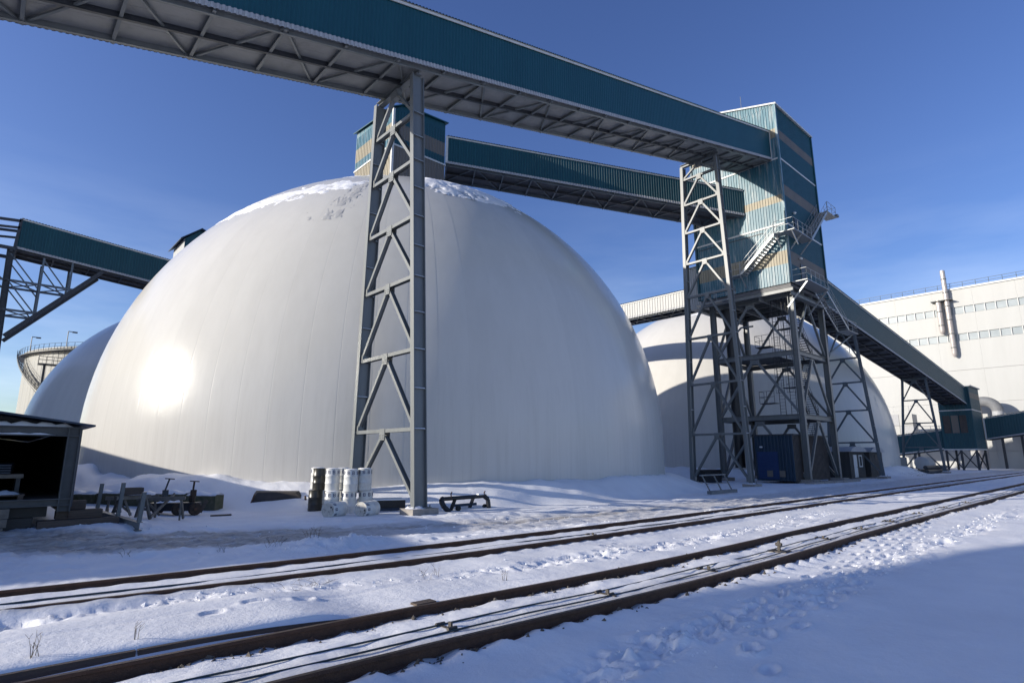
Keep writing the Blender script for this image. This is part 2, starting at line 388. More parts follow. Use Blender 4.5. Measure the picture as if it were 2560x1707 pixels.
def terrain(x, y):
    x = np.asarray(x, float); y = np.asarray(y, float)
    z = 0.10 * fbm(x * 0.11, y * 0.11, 3, 3) + 0.035 * fbm(x * 0.7, y * 0.7, 5, 4, .5) + 0.012 * np.clip(fbm(x * 1.9, y * 2.6, 6, 4, .6), 0, 1)
    # berms of drifted snow round the domes
    for k, (cx, cy) in enumerate(DOMES):
        dx = x - cx; dy = y - cy; d = np.hypot(dx, dy) - DR; an = np.arctan2(dy, dx)
        hgt = 1.0 + 0.30 * fbm(an * 6, an * 0 + 2.3, 11 + k, 3)
        wid = 3.4 + 1.2 * fbm(an * 5, an * 0 + 7.7, 15 + k, 2)
        t = np.clip(1 - d / wid, 0, 1)
        b = hgt * (t * t * (3 - 2 * t)) * (1 + 0.10 * fbm(x * 0.9, y * 0.9, 31, 4))
        if k == 0:
            left = sstep(12, 6, x) * sstep(-2, 0.6, d + 1.5) * sstep(4.5, 1.5, d)
            b = b + left * (0.45 + 0.5 * fbm(x * 0.45, y * 0.45, 41, 3)) * sstep(26, 33, y)
        z = np.where(d > -3, np.maximum(z, 0) * 0 + z + b, z + 0.9)
    # churned road
    rc = roadc(x); dr = np.abs(y - rc); road = sstep(2.6, 1.5, dr)
    edge = np.exp(-((dr - 2.5) / 0.5) ** 2)
    lum = fbm(x * 2.3, y * 3.4, 51, 4)
    z = z - 0.05 * road + road * (0.07 * lum + 0.045 * np.abs(fbm(x * 5.5, y * 6.5, 57, 3, .65))) + edge * 0.10 * np.clip(0.25 + fbm(x * 1.4, y * 1.4, 53, 4), 0, 1)
    for o in (-1.1, -0.5, 0.6, 1.2):
        z = z - 0.035 * np.exp(-((y - rc - o - 0.06 * fbm(x * 0.5, x * 0, 60, 2)) / 0.13) ** 2) * sstep(-20, 0, x)
    # rough snow left of the pylon between road and far track
    rough = sstep(7.5, 4.5, x) * sstep(13.0, 14.2, y) * sstep(28, 22, y)
    z = z + rough * (0.06 * fbm(x * 1.6, y * 1.6, 71, 4) + 0.05 * np.abs(fbm(x * 3.6, y * 3.6, 72, 3, .6)))
    heap = np.exp(-(((x - 6.9) / 1.5) ** 2 + ((y - 14.0) / 0.8) ** 2))
    z = z + heap * (0.14 + 0.18 * fbm(x * 2.2, y * 2.2, 73, 4) + .16 * np.abs(fbm(x * 4, y * 4, 74, 4, .65)))
    # trodden trails
    for c_, wd, sd, am in ((trail1(x), 0.34, 81, 1.25), (4.2 + 0.12 * fbm(x * 0.2, x * 0, 83, 2), 0.38, 91, 1.25)):
        m = np.exp(-((y - c_ - 0.14 * fbm(x * 0.8, x * 0 + 1, sd, 2)) / wd) ** 2)
        m = m * np.clip(.85 + 1.2 * fbm(x * .42, x * 0 + sd, sd + 3, 3), .12, 1.25)
        l2 = .6 * fbm(x * 1.5, y * 2.1, sd + 1, 3) + .55 * fbm(x * 3.4 + 1.3 * y, y * 3.4, sd + 2, 3); l3 = fbm(x * 6.5, y * 6.5, sd + 5, 3)
        z = z + am * m * (0.10 * l2 + 0.05 * (np.abs(l3) - .28) + 0.07 * np.abs(fbm(x * 4.2, y * 4.2, sd + 9, 3, .65)) - 0.03)
    # faint single ruts
    z = z - 0.03 * np.exp(-((y - 9.0 - 0.03 * x - .05 * fbm(x * .7, x * 0, 95, 2)) / 0.035) ** 2) * sstep(6.6, 5, x)
    # raised snow over the crossing slab (near side of far half)
    yn = 7.40 + near_off(x)
    slab = sstep(4.9, 3.3, x) * sstep(yn + 0.315, yn + 0.37, y) * sstep(10.6, 9.4, y)
    z = z * (1 - .5 * slab) + slab * 0.165
    # tracks
    for rails, off, dep, expose in ((NEAR, near_off(x), 0.0, 1.0), (FAR, far_off(x), 0.02, 0.6)):
        y0 = rails[0] + off; y1 = rails[1] + off
        bed = sstep(y0 - 0.55, y0 - 0.15, y) * sstep(y1 + 0.55, y1 + 0.15, y)
        z = z * (1 - 0.75 * bed) + bed * (0.042 if expose < 1 else 0.026)
        ph = np.cos(2 * np.pi * x / 0.56)
        sh = np.clip(ph, -1, 1)
        fade = sstep(90, 40, x)
        if expose < 1: z = z + 0.10 * np.exp(-((y - y0) / 0.25) ** 2) * sstep(6.5, 2.0, x) * (0.75 + 0.5 * fbm(x * .6, x * 0 + 3, 93, 3))
        for yr, sgn in ((y0, 1.0), (y1, 0.12)):
            d = (y - yr)
            dip = np.exp(-(d / 0.135) ** 2)
            z = z - expose * dip * (0.065 + 0.05 * fbm(x * 1.7, y * 0 + yr, 94, 3) - 0.02 * sh)
            am = sgn * (1.0 if expose == 1 else .45 * sstep(5, 9, x)) * np.clip(0.75 + 0.8 * fbm(x * 0.33 + yr * 3, y * 0.4, 98, 2), 0.3, 1.15)
            ph = (x + 0.30 * d + 0.10 * fbm(x * .8, y * .8, 96, 2)) / 0.56; p_ = ph - np.floor(ph)
            saw = p_ ** 1.25 * (1 - sstep(.80, 1.0, p_))
            env = np.where(d < -.09, np.exp(-((d + .10) / .36) ** 2), 0)
            z = z + fade * env * am * (0.115 * saw - 0.03) + expose * env * 0.045 * fbm(x * 1.3, y * 1.3, 97, 3)
            z = z - fade * am * 0.07 * (1 - saw) * np.exp(-((d + .15) / .06) ** 2)
        mid = np.exp(-((y - (y0 + y1) / 2) / 0.45) ** 2)
        z = z + mid * expose * (0.06 * fbm(x * 1.1, y * 1.6, 99, 3))
    # shelter on the left stands on slightly raised, trampled ground
    z = z + 0.26 * sstep(6.5, 2.5, x) * sstep(17.5, 21.0, y) * sstep(60, 50, y)
    # far field
    far = sstep(120, 200, np.hypot(x, y)); z = z * (1 - far)
    return z
def tz(x, y): return float(terrain(np.array([x]), np.array([y]))[0])

def axis_samples(lo, hi, near, k, c0=0.0, neg=4.0):
    out = [c0]; v = c0
    while v < hi: v += max(near, k * abs(v)); out.append(v)
    v = c0; left = []
    while v > lo: v -= max(near * 1.5, k * neg * abs(v - c0)); left.append(v)
    return np.array(left[::-1] + out)
xs = axis_samples(-400, 900, 0.038, 0.0074, 0.3)
ys = axis_samples(-400, 900, 0.038, 0.0082, 2.0)
GX, GY = np.meshgrid(xs, ys)
GZ = terrain(GX, GY)
rnf = random.Random(5)
feet = []
def walk(x, y, hd, n, turn=.06, step=.62):
    for k in range(n):
        sd_ = .11 if k % 2 else -.11
        feet.append((x - math.sin(hd) * sd_, y + math.cos(hd) * sd_, hd + rnf.uniform(-.2, .2)))
        x += math.cos(hd) * step * rnf.uniform(.85, 1.15); y += math.sin(hd) * step * rnf.uniform(.85, 1.15); hd += rnf.gauss(0, turn)
walk(5.0, 4.3, 0.0, 44, .02); walk(5.6, 4.1, 0.0, 40, .02); walk(7, 9.2, -.06, 36, .02); walk(7, 3.6, .02, 12, .05)
walk(16.5, 18.6, 2.9, 16); walk(9.5, 18.9, .3, 12); walk(9.0, 13.4, 0, 30, .05); walk(6.5, 3.2, .35, 7, .1); walk(10.5, 8.5, .6, 5, .1)
walk(2.6, 8.9, .1, 3); walk(30, 17.6, .02, 26, .04)
for fx, fy, fa_ in feet:
    i0, i1 = np.searchsorted(xs, [fx - .35, fx + .35]); j0, j1 = np.searchsorted(ys, [fy - .35, fy + .35])
    if i1 <= i0 or j1 <= j0: continue
    sxx = GX[j0:j1, i0:i1] - fx; syy = GY[j0:j1, i0:i1] - fy
    u_ = sxx * math.cos(fa_) + syy * math.sin(fa_); v_ = -sxx * math.sin(fa_) + syy * math.cos(fa_)
    q_ = np.sqrt((u_ / .155) ** 2 + (v_ / .075) ** 2); dpt = rnf.uniform(.04, .085)
    GZ[j0:j1, i0:i1] += -dpt * sstep(1.15, .7, q_) + .028 * np.exp(-((q_ - 1.45) / .28) ** 2) * rnf.uniform(.4, 1.2)
nx, ny = len(xs), len(ys)
gm = bpy.data.meshes.new("snow_ground")
co = np.stack([GX, GY, GZ], -1).reshape(-1, 3).astype(np.float32)
idx = np.arange(nx * ny).reshape(ny, nx)
quads = np.stack([idx[:-1, :-1], idx[:-1, 1:], idx[1:, 1:], idx[1:, :-1]], -1).reshape(-1, 4).astype(np.int32)
gm.vertices.add(len(co)); gm.vertices.foreach_set('co', co.ravel())
gm.loops.add(quads.size); gm.loops.foreach_set('vertex_index', quads.ravel())
gm.polygons.add(len(quads)); gm.polygons.foreach_set('loop_start', np.arange(0, quads.size, 4, dtype=np.int32))
gm.polygons.foreach_set('loop_total', np.full(len(quads), 4, dtype=np.int32))
gm.update(calc_edges=True); gm.validate(); gm.shade_smooth()
dm = gm.attributes.new('dirt', 'FLOAT', 'POINT')
rd = np.abs(GY - roadc(GX))
dirt = sstep(2.4, 1.0, rd + .5 * fbm(GX * .35, GY * 1.1, 63, 3)) * (0.40 + 0.42 * sstep(10.5, 7.0, GX))
dirt = np.maximum(dirt, 0.85 * np.exp(-((GY - roadc(GX) - .3) / .6) ** 2) * sstep(40, 15, GX))
for rails, off, am in ((NEAR, near_off(GX), 0.85), (FAR, far_off(GX), 0.5)):
    for r in rails: dirt = np.maximum(dirt, am * np.exp(-((GY - r - off) / 0.16) ** 2))
    dirt = np.maximum(dirt, 0.42 * am * np.exp(-((GY - rails[0] - off - 0.35) / 0.3) ** 2))
for rails, off, am in ((NEAR, near_off(GX), 1.0), (FAR, far_off(GX), 0.45)):
    for r_ in rails:
        d_ = GY - r_ - off; ph = (GX + .3 * d_) / .56; p_ = ph - np.floor(ph)
        gap = (1 - p_ ** 1.25 * (1 - sstep(.8, 1.0, p_))) * np.clip(.55 + 1.2 * fbm(GX * .9, GY * .9, 44, 3), 0, 1.3)
        dirt = np.maximum(dirt, am * np.clip(1.35 * gap, 0, 1.2) * np.exp(-((d_ + .16) / .085) ** 2) * sstep(60, 25, GX))
dm.data.foreach_set('value', dirt.ravel().astype(np.float32))
gm.materials.append(M['ground'])
ground = bpy.data.objects.new("snow_ground", gm); COL.objects.link(ground); ground['kind'] = 'structure'

# ------------------------------------------------------------------ railway tracks
def track(label, rails, offf, x0, x1, sl_end, rods, clamps):
    t = thing('railway_track', label, 'railway track', (x0, rails[0], 0), 'railway tracks')
    seg = np.concatenate([np.arange(x0, 20, 0.5), np.arange(20, x1 + 1, 2.0)])
    prof = [(-.075, -.06), (.075, -.06), (.075, -.048), (.012, -.03), (.012, .075), (.036, .085), (.036, .112), (.028, .12), (-.028, .12), (-.036, .112), (-.036, .085), (-.012, .075), (-.012, -.03), (-.075, -.048)]
    for r in rails:
        b = MB(); n = len(prof)
        for i, x in enumerate(seg):
            y = r + float(offf(x)); b.v += [(x, y + p[0], p[1]) for p in prof]
            if i: b.f += [((i-1)*n+k, (i-1)*n+(k+1) % n, i*n+(k+1) % n, i*n+k) for k in range(n)]
        rail = b.build('rail', 'rust', t, fix=True)
        h = MB(); prev = None
        for i, x in enumerate(seg):
            y = r + float(offf(x)); h.v += [(x, y - .031, .1215), (x, y + .031, .1215)]
            if i: h.f.append((2*i-2, 2*i, 2*i+1, 2*i-1))
        h.build('running_surface', 'rail_top', rail)
    sl = MB(); L2 = (rails[1] - rails[0]) / 2 + 0.58
    sl.box(-.12, -L2, -.22, .12, L2, -.0605)
    me = sl.mesh('sleeper'); me.materials.append(M['sleeper'])
    k = int(math.ceil(x0 / 0.56)); fb = MB()
    while k * 0.56 < sl_end:
        x = k * 0.56; oy = float(offf(x)); yc = (rails[0] + rails[1]) / 2 + oy
        inst('sleeper', me, (x, yc, 0), t, (0, 0, random.uniform(-.015, .015)))
        for r in rails:
            for s_ in (-1, 1):
                y = r + oy + s_ * .12; j = random.uniform(-.01, .01)
                fb.box(x - .075, y - .05, -.06, x + .075, y + .05, -.035)
                fb.box(x - .035 + j, y - .03 - s_ * .02, -.035, x + .035 + j, y + .03 - s_ * .02, .0 + j)
                fb.tube((x + j, y, -.04), (x + j, y, .025), .016, 6)
        k += 1
    f = fb.build('fastening', 'rust', t, fix=False); f['kind'] = 'stuff'
    for ry, za, r in rods:
        b = MB(); pts = [(x, ry + float(offf(x)), za + 0.012 * math.sin(x * 1.3)) for x in np.arange(x0, min(x1, 70), 1.0)]
        b.path([Vector(p) for p in pts], r, 6).build('pull_rod', 'teal_rod', t)
    for x, y in clamps:
        y += float(offf(x)); b = MB()
        b.box(x - .11, y - .20, -.02, x + .11, y + .20, .02)
        b.box(x - .03, y - .22, .02, x + .03, y + .22, .045)
        b.tube((x - .07, y - .12, .05), (x + .07, y - .12, .05), .026, 8)
        b.tube((x - .07, y + .14, .05), (x + .07, y + .14, .05), .026, 8)
        b.box(x + .04, y - .04, .03, x + .07, y + .02, .10)
        b.build('rod_guide', 'sleeper', t)
    return t
tk1 = track('rusty railway track in the foreground with two thin rods between its rails', NEAR, near_off, -6, 230, 70,
      [(6.62, .05, .012), (6.30, .05, .012)], [(4.8, 6.50), (7.8, 6.45), (10.9, 6.45), (17.3, 6.5), (20.4, 6.45), (23.6, 6.5), (27.6, 6.55), (31.5, 6.5), (36, 6.5)])
lv = MB(); lx, ly = 14.4, 6.5 + float(near_off(14.4))
lv.box(lx - .16, ly - .22, -.02, lx + .16, ly + .22, .03); lv.box(lx - .025, ly - .03, .03, lx + .025, ly + .03, .24)
lv.tube((lx, ly, .24), (lx + .12, ly + .02, .25), .02, 8); lv.tube((lx, ly - .07, .17), (lx, ly + .07, .17), .04, 10)
lv.build('rod_crank', 'sleeper', tk1)
tk2 = track('partly buried rusty railway track beside the slushy road', FAR, far_off, -6, 230, 70, [(11.55, .05, .016)], [(13.2, 11.35)])
# ballast stones and lumps of frozen spoil along the near rails
st = MB(); sp_ = []
for i in range(1100):
    x = random.uniform(1.5, 34) if i % 3 else random.uniform(1.5, 12)
    r = random.choice(NEAR); sp_.append((x, r, random.choice((-1, 1)) * abs(random.gauss(.13, .10)) - (0.07 if r == NEAR[0] else 0.03)))
sp_ = np.array(sp_); sxx = sp_[:, 0]; syy = sp_[:, 1] + near_off(sxx) + sp_[:, 2]; szz = terrain(sxx, syy)
for i in range(1100):
    x, y, z = float(sxx[i]), float(syy[i]), float(szz[i]); q = random.uniform(.010, .036) * (1 if i % 9 else 1.5)
    ps = [Vector((random.gauss(0, 1), random.gauss(0, 1), random.gauss(0, .7))).normalized() * q * random.uniform(.7, 1.3) for _ in range(6)]
    base = [V(q, 0, 0), V(0, q, 0), V(-q, 0, 0), V(0, -q, 0), V(0, 0, q * .9), V(0, 0, -q * .6)]
    vs = [V(x, y, z) + b_ * 1.0 + p * .45 for b_, p in zip(base, ps)]
    st.add(vs, [(0, 1, 4), (1, 2, 4), (2, 3, 4), (3, 0, 4), (1, 0, 5), (2, 1, 5), (3, 2, 5), (0, 3, 5)])
so = st.build('ballast_stones', 'stone', None, fix=False); so['kind'] = 'stuff'; tag(so, 'loose brown ballast stones scattered in snow along the foreground rails', 'gravel')
# broken snow clods thrown up along the trails, the road edge and the heap
cl = []
for i in range(1700):
    k = i % 13
    if k < 4: x = random.uniform(2, 26); y = float(trail1(np.array([x]))[0]) + random.gauss(0, .24)
    elif k < 8: x = random.uniform(3.5, 30); y = 4.2 + random.gauss(0, .24)
    elif k < 10: x = random.uniform(5.2, 8.6); y = 14.0 + random.gauss(0, .6)
    else: x = random.uniform(1, 24); y = float(roadc(np.array([x]))[0]) + random.choice((-2.4, 2.4, random.uniform(-2, 2))) + random.gauss(0, .3)
    cl.append((x, y))
cl = np.array(cl); clz = terrain(cl[:, 0], cl[:, 1]); cb_ = MB()
for (x, y), z in zip(cl, clz):
    q = min(.05, random.lognormvariate(-4.1, .45)); x = float(x); y = float(y); z = float(z) + q * .2
    base = [V(q, 0, 0), V(0, q, 0), V(-q, 0, 0), V(0, -q, 0), V(0, 0, q * .8), V(0, 0, -q * .7)]
    vs = [V(x, y, z) + p * random.uniform(.6, 1.3) + V(random.uniform(-.3, .3), random.uniform(-.3, .3), 0) * q for p in base]
    cb_.add(vs, [(0, 1, 4), (1, 2, 4), (2, 3, 4), (3, 0, 4), (1, 0, 5), (2, 1, 5), (3, 2, 5), (0, 3, 5)])
so = cb_.build('snow_clods', 'snow', None, fix=False); so['kind'] = 'stuff'; tag(so, 'small broken snow clods along the trodden trails and road edge', 'snow')
# timber edge of the level crossing panel
cr = thing('crossing_panel', 'brown timber crossing panel edge showing below snow beside the foreground rail', 'crossing panel', (0, 7.85, 0))
xx = -5.0
for ln in (3.3, 3.3, 2.95):
    a = xx; e = xx + ln - .02; b = MB()
    n = 6
    for i in range(n):
        x0_, x1_ = a + (e - a) * i / n, a + (e - a) * (i + 1) / n
        y0_, y1_ = 7.40 + float(near_off(x0_)) + .33, 7.40 + float(near_off(x1_)) + .33
        h0_ = .125 - .13 * max(0, min(1, (x0_ - 2.2) / 2.4)) ** 1.5; h1_ = .125 - .13 * max(0, min(1, (x1_ - 2.2) / 2.4)) ** 1.5
        b.hexa([(x0_, y0_, -.25), (x1_, y1_, -.25), (x1_, y1_ + .25, -.25), (x0_, y0_ + .25, -.25), (x0_, y0_, h0_), (x1_, y1_, h1_), (x1_, y1_ + .25, h1_), (x0_, y0_ + .25, h0_)])
    b.build('plank', 'timber', cr); xx += ln
cc = tag(MB().box(5.15, 7.74, -.1, 5.5, 7.92, .05).build('timber_offcut', 'timber'), 'short brown timber offcut half buried beside the foreground rail', 'timber')

# ------------------------------------------------------------------ storage domes
def gore_mesh(N):
    half = math.pi / N; e = 0.055 / DR; g = 0.02 / DR
    us = [-half, -half + g, -half + e, -half * .35, half * .35, half - e, half - g, half]
    dep = [0.012, 0.006, 0, 0, 0, 0, 0.006, 0.012]
    rows = [(DR, z) for z in (0, 1.2, 2.3)] + [(DR * math.cos(t), DZ + DR * math.sin(t)) for t in np.linspace(0, R_(89.2), 34)]
    nrm = [(1, 0)] * 3 + [(math.cos(t), math.sin(t)) for t in np.linspace(0, R_(89.2), 34)]
    b = MB(); ns = []
    for (r, z), (nr, nz_) in zip(rows, nrm):
        k = min(1, r / 4.0)
        for u, d in zip(us, dep):
            rr = r - d * k * nr; zz = z - d * k * nz_
            b.v.append((rr * math.cos(u), rr * math.sin(u), zz))
            tilt = 0.0 if d == 0 else (0.07 if u < 0 else -0.07) * k
            n = Vector((nr * math.cos(u), nr * math.sin(u), nz_)) + Vector((math.sin(u), -math.cos(u), 0)) * tilt
            ns.append(n.normalized())
    c = len(us)
    for i in range(len(rows) - 1):
        for j in range(c - 1): b.f.append((i*c+j, i*c+j+1, (i+1)*c+j+1, (i+1)*c+j))
    me = b.mesh('membrane_panel'); me.materials.append(M['dome']); me.shade_smooth()
    me.normals_split_custom_set_from_vertices([tuple(n) for n in ns])
    return me
NG = 84
GORE = gore_mesh(NG)
dome_labels = ['big white storage dome in the centre with snow streaks on its crown', 'white storage dome behind the transfer tower, striped by shadows', 'shaded blue-grey storage dome half hidden behind the big dome on the left']
domes = []
for (cx, cy), lb in zip(DOMES, dome_labels):
    t = thing('storage_dome', lb, 'dome', (cx, cy, 0), 'storage domes')
    for i in range(NG): inst('membrane_panel', GORE, (cx, cy, 0), t, (0, 0, 2 * math.pi * (i + .37) / NG))
    domes.append(t)

def dome_patch(k, az0, az1, el0, el1, fn, name='snow_patch', m='snow', nu=70, nv=46, th=0.10):
    cx, cy = DOMES[k]; b = MB(); keep = {}
    az = np.linspace(R_(az0), R_(az1), nu); ee = np.linspace(R_(el0), R_(el1), nv)
    A, E_ = np.meshgrid(az, ee); hh = fn((A - R_(az0)) / R_(az1 - az0), (E_ - R_(el0)) / R_(el1 - el0), A, E_)
    def P(i, j):
        if (i, j) not in keep:
            h = hh[i, j]; r = DR + (th * min(h, 1) * (1 + 0) + .012 if h > 0 else -.02)
            keep[(i, j)] = len(b.v)
            b.v.append((cx + r * math.cos(E_[i, j]) * math.cos(A[i, j]), cy + r * math.cos(E_[i, j]) * math.sin(A[i, j]), DZ + r * math.sin(E_[i, j])))
        return keep[(i, j)]
    for i in range(nv - 1):
        for j in range(nu - 1):
            if max(hh[i, j], hh[i+1, j], hh[i, j+1], hh[i+1, j+1]) > 0: b.f.append((P(i, j), P(i, j+1), P(i+1, j+1), P(i+1, j)))
    return b.build(name, m, domes[k], smooth=True, fix=False)
def band(c0, c1, wd, sd, thr=0.0):
    def f(u, v, A, E_):
        c = c0 + (c1 - c0) * u
        n = fbm(A * 22, E_ * 34, sd, 5, .6)
        return 1.1 - np.abs(v - c) / wd + 1.5 * n - thr - 1.2 * np.clip(np.abs(u - .5) - .36, 0, 1) * 5
    return f
# azimuths are seen from each dome's centre; the camera lies toward about 239 degrees
dome_patch(0, 188, 228, 37, 58, band(.22, .66, .16, 5, .30), nu=90, nv=60, th=.06)
dome_patch(0, 170, 236, 56, 84, band(.5, .5, .30, 15, .45), th=.06)
dome_patch(0, 241, 282, 47, 78, band(.30, .5, .30, 9, .05), nu=90, nv=60, th=.10)
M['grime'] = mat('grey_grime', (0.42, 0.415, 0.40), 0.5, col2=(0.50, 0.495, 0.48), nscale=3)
dome_patch(0, 219, 233, 35, 53, lambda u, v, A, E_: .35 - np.abs(u - .75 + .45 * (1 - v)) * 4.2 + 1.9 * fbm(A * 50, E_ * 40, 77, 5, .65), 'grime_streak', 'grime', th=.002)
dome_patch(1, 190, 262, 48, 78, band(.5, .5, .25, 21, .5), th=.06)
# grey wind-blown stains on the far side of the right dome
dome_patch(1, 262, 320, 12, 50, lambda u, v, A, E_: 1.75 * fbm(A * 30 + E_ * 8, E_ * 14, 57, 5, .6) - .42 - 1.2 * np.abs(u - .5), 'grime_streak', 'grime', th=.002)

# ------------------------------------------------------------------ conveyor galleries
UP = V(0, 0, 1)
def gallery(label, A, B, wv, h, wall='blue', bay=2.6, soff='soffit', steel='steel', trim='grey_trim', fascia='white_trim', zig=0, ends=(1, 1), pitch=0.25, endtrim=None, under=True, rise=0.25, rib=.045):
    A = Vector(A); B = Vector(B); wv = Vector(wv)
    d = (B - A); ln = d.length; d.normalize(); out = -wv.normalized(); W = wv.length
    g = thing('conveyor_gallery', label, 'conveyor gallery', A, 'conveyor galleries')
    H = UP * h
    MB().corr(A, B, B + H, A + H, out, pitch, rib).build('front_wall', wall, g)
    MB().corr(B + wv, A + wv, A + wv + H, B + wv + H, -out, pitch).build('back_wall', wall, g)
    o = out * 0.16; rr = UP * (h + .02)
    rf = MB()
    mid = wv * .5 + UP * rise
    rf.corr(A + o + rr, B + o + rr, B + mid + rr, A + mid + rr, UP, pitch, .05)
    rf.corr(A + mid + rr, B + mid + rr, B + wv - o + rr, A + wv - o + rr, UP, pitch, .05)
    rf.build('roof', wall, g)
    sf = MB(); sf.quad(A + o + rr - UP * .012, B + o + rr - UP * .012, B + wv - o + rr - UP * .012, A + wv - o + rr - UP * .012); sf.build('roof_deck', soff, g)
    fm = MB(); fm.beam(A + out * .075 + UP * (h - .06), B + out * .075 + UP * (h - .06), .13, .04, UP); fm.build('fascia', fascia, g)
    tm = MB(); tm.corr(A + out * .06 - UP * .16, B + out * .06 - UP * .16, B + out * .06 + UP * .07, A + out * .06 + UP * .07, out, pitch, .045); tm.build('bottom_flashing', trim, g)
    tb = MB(); tb.corr(B + wv - out * .06 - UP * .16, A + wv - out * .06 - UP * .16, A + wv - out * .06 + UP * .07, B + wv - out * .06 + UP * .07, -out, pitch, .045); tb.build('bottom_flashing', trim, g)
    for e, P in zip(ends, (A, B)):
        if e: MB().quad(P, P + wv, P + wv + H, P + H).build('end_wall', wall, g)
    if endtrim is not None:
        P = (A, B)[endtrim]; MB().beam(P + out * .075 - UP * .1, P + out * .075 + UP * h, .22, .06, d).build('corner_flashing', fascia, g)
    if not under: return g
    n = max(1, int(round(ln / bay))); dn = UP * -.03
    for i in range(n):
        p0 = A + d * ln * i / n; p1 = A + d * ln * (i + 1) / n
        for k in range(3):
            a0 = wv * ((k + .004) / 3); a1 = wv * ((k + .996) / 3); q = d * .006
            bb = MB(); u = UP * .028
            bb.hexa([p0 + a0 + q - u, p1 + a0 - q - u, p1 + a1 - q - u, p0 + a1 + q - u, p0 + a0 + q, p1 + a0 - q, p1 + a1 - q, p0 + a1 + q])
            bb.build('floor_panel', soff, g)
    for i in range(n + 1):
        p = A + d * ln * i / n - UP * .13
        if i == n: p -= d * .07
        MB().ibeam(p + out * .02, p + wv - out * .02, UP, .2, .12, .02, .02).build('cross_beam', steel, g)
        if i < n:
            q = A + d * ln * (i + 1) / n - UP * .13
            a, b_ = (p, q + wv) if (i + zig) % 2 else (p + wv, q)
            MB().beam(a, b_, .09, .09, UP).build('brace', steel, g)
    for f in (.06, .5, .94):
        MB().ibeam(A + wv * f - UP * .15, B + wv * f - UP * .15, UP, .24, .12, .02, .015).build('stringer', steel if f != .5 else 'steel_d', g)
    return g
SL = .2475
gz = lambda x: 18.28 + SL * (x - 3.73)
GY0, GW = 20.85, 3.55
n0 = 12.86 - 2.62 * 15
gallery('long blue conveyor gallery crossing the top of the picture', (n0, GY0, gz(n0)), (52.98, GY0, gz(52.98)), (0, GW, 0), 2.87, zig=0, endtrim=1, pitch=.2, rib=.018)
gallery('level blue gallery continuing out of view to the left', (n0 - 40, GY0, gz(n0)), (n0 - .02, GY0, gz(n0)), (0, GW, 0), 2.87, bay=4, pitch=.4)
# gallery from the head house of the main dome to the tower
P2a = V(28.3, 39.9, 28.72); P2b = V(52.9, 23.9, 25.68)
w2 = V(.545, .838, 0) * 3.6
gallery('blue conveyor gallery between the dome head house and the transfer tower', P2a, P2b, w2, 2.55, soff='soffit_d', zig=0, endtrim=0, pitch=.25, steel='steel_b')
gallery('blue conveyor gallery on a cantilever truss at the left edge', (.24, 72, 22.29), (30, 72, 19.55), (0, 3.6, 0), 2.95, soff='soffit_d', steel='steel_d', bay=3.0, pitch=.25)
gallery('white corrugated conveyor gallery running behind the big dome from the tower', (55.2, 70, 18.55), (55.2, 31.2, 18.45), (3.0, 0, 0), 1.75, wall='white_sheet', bay=2.4, pitch=.35, steel='steel_b', trim='grey_trim', soff='grey_trim')
DS = -.1015
dz = lambda x: 16.93 + DS * (x - 68.82)
gallery('blue-grey conveyor gallery sloping down to the right of the tower', (62.0, 20.6, dz(62.0)), (126.0, 20.6, dz(126.0)), (0, 3.3, 0), 2.85, wall='blue', soff='soffit_d', steel='steel_d', zig=1, pitch=.3)

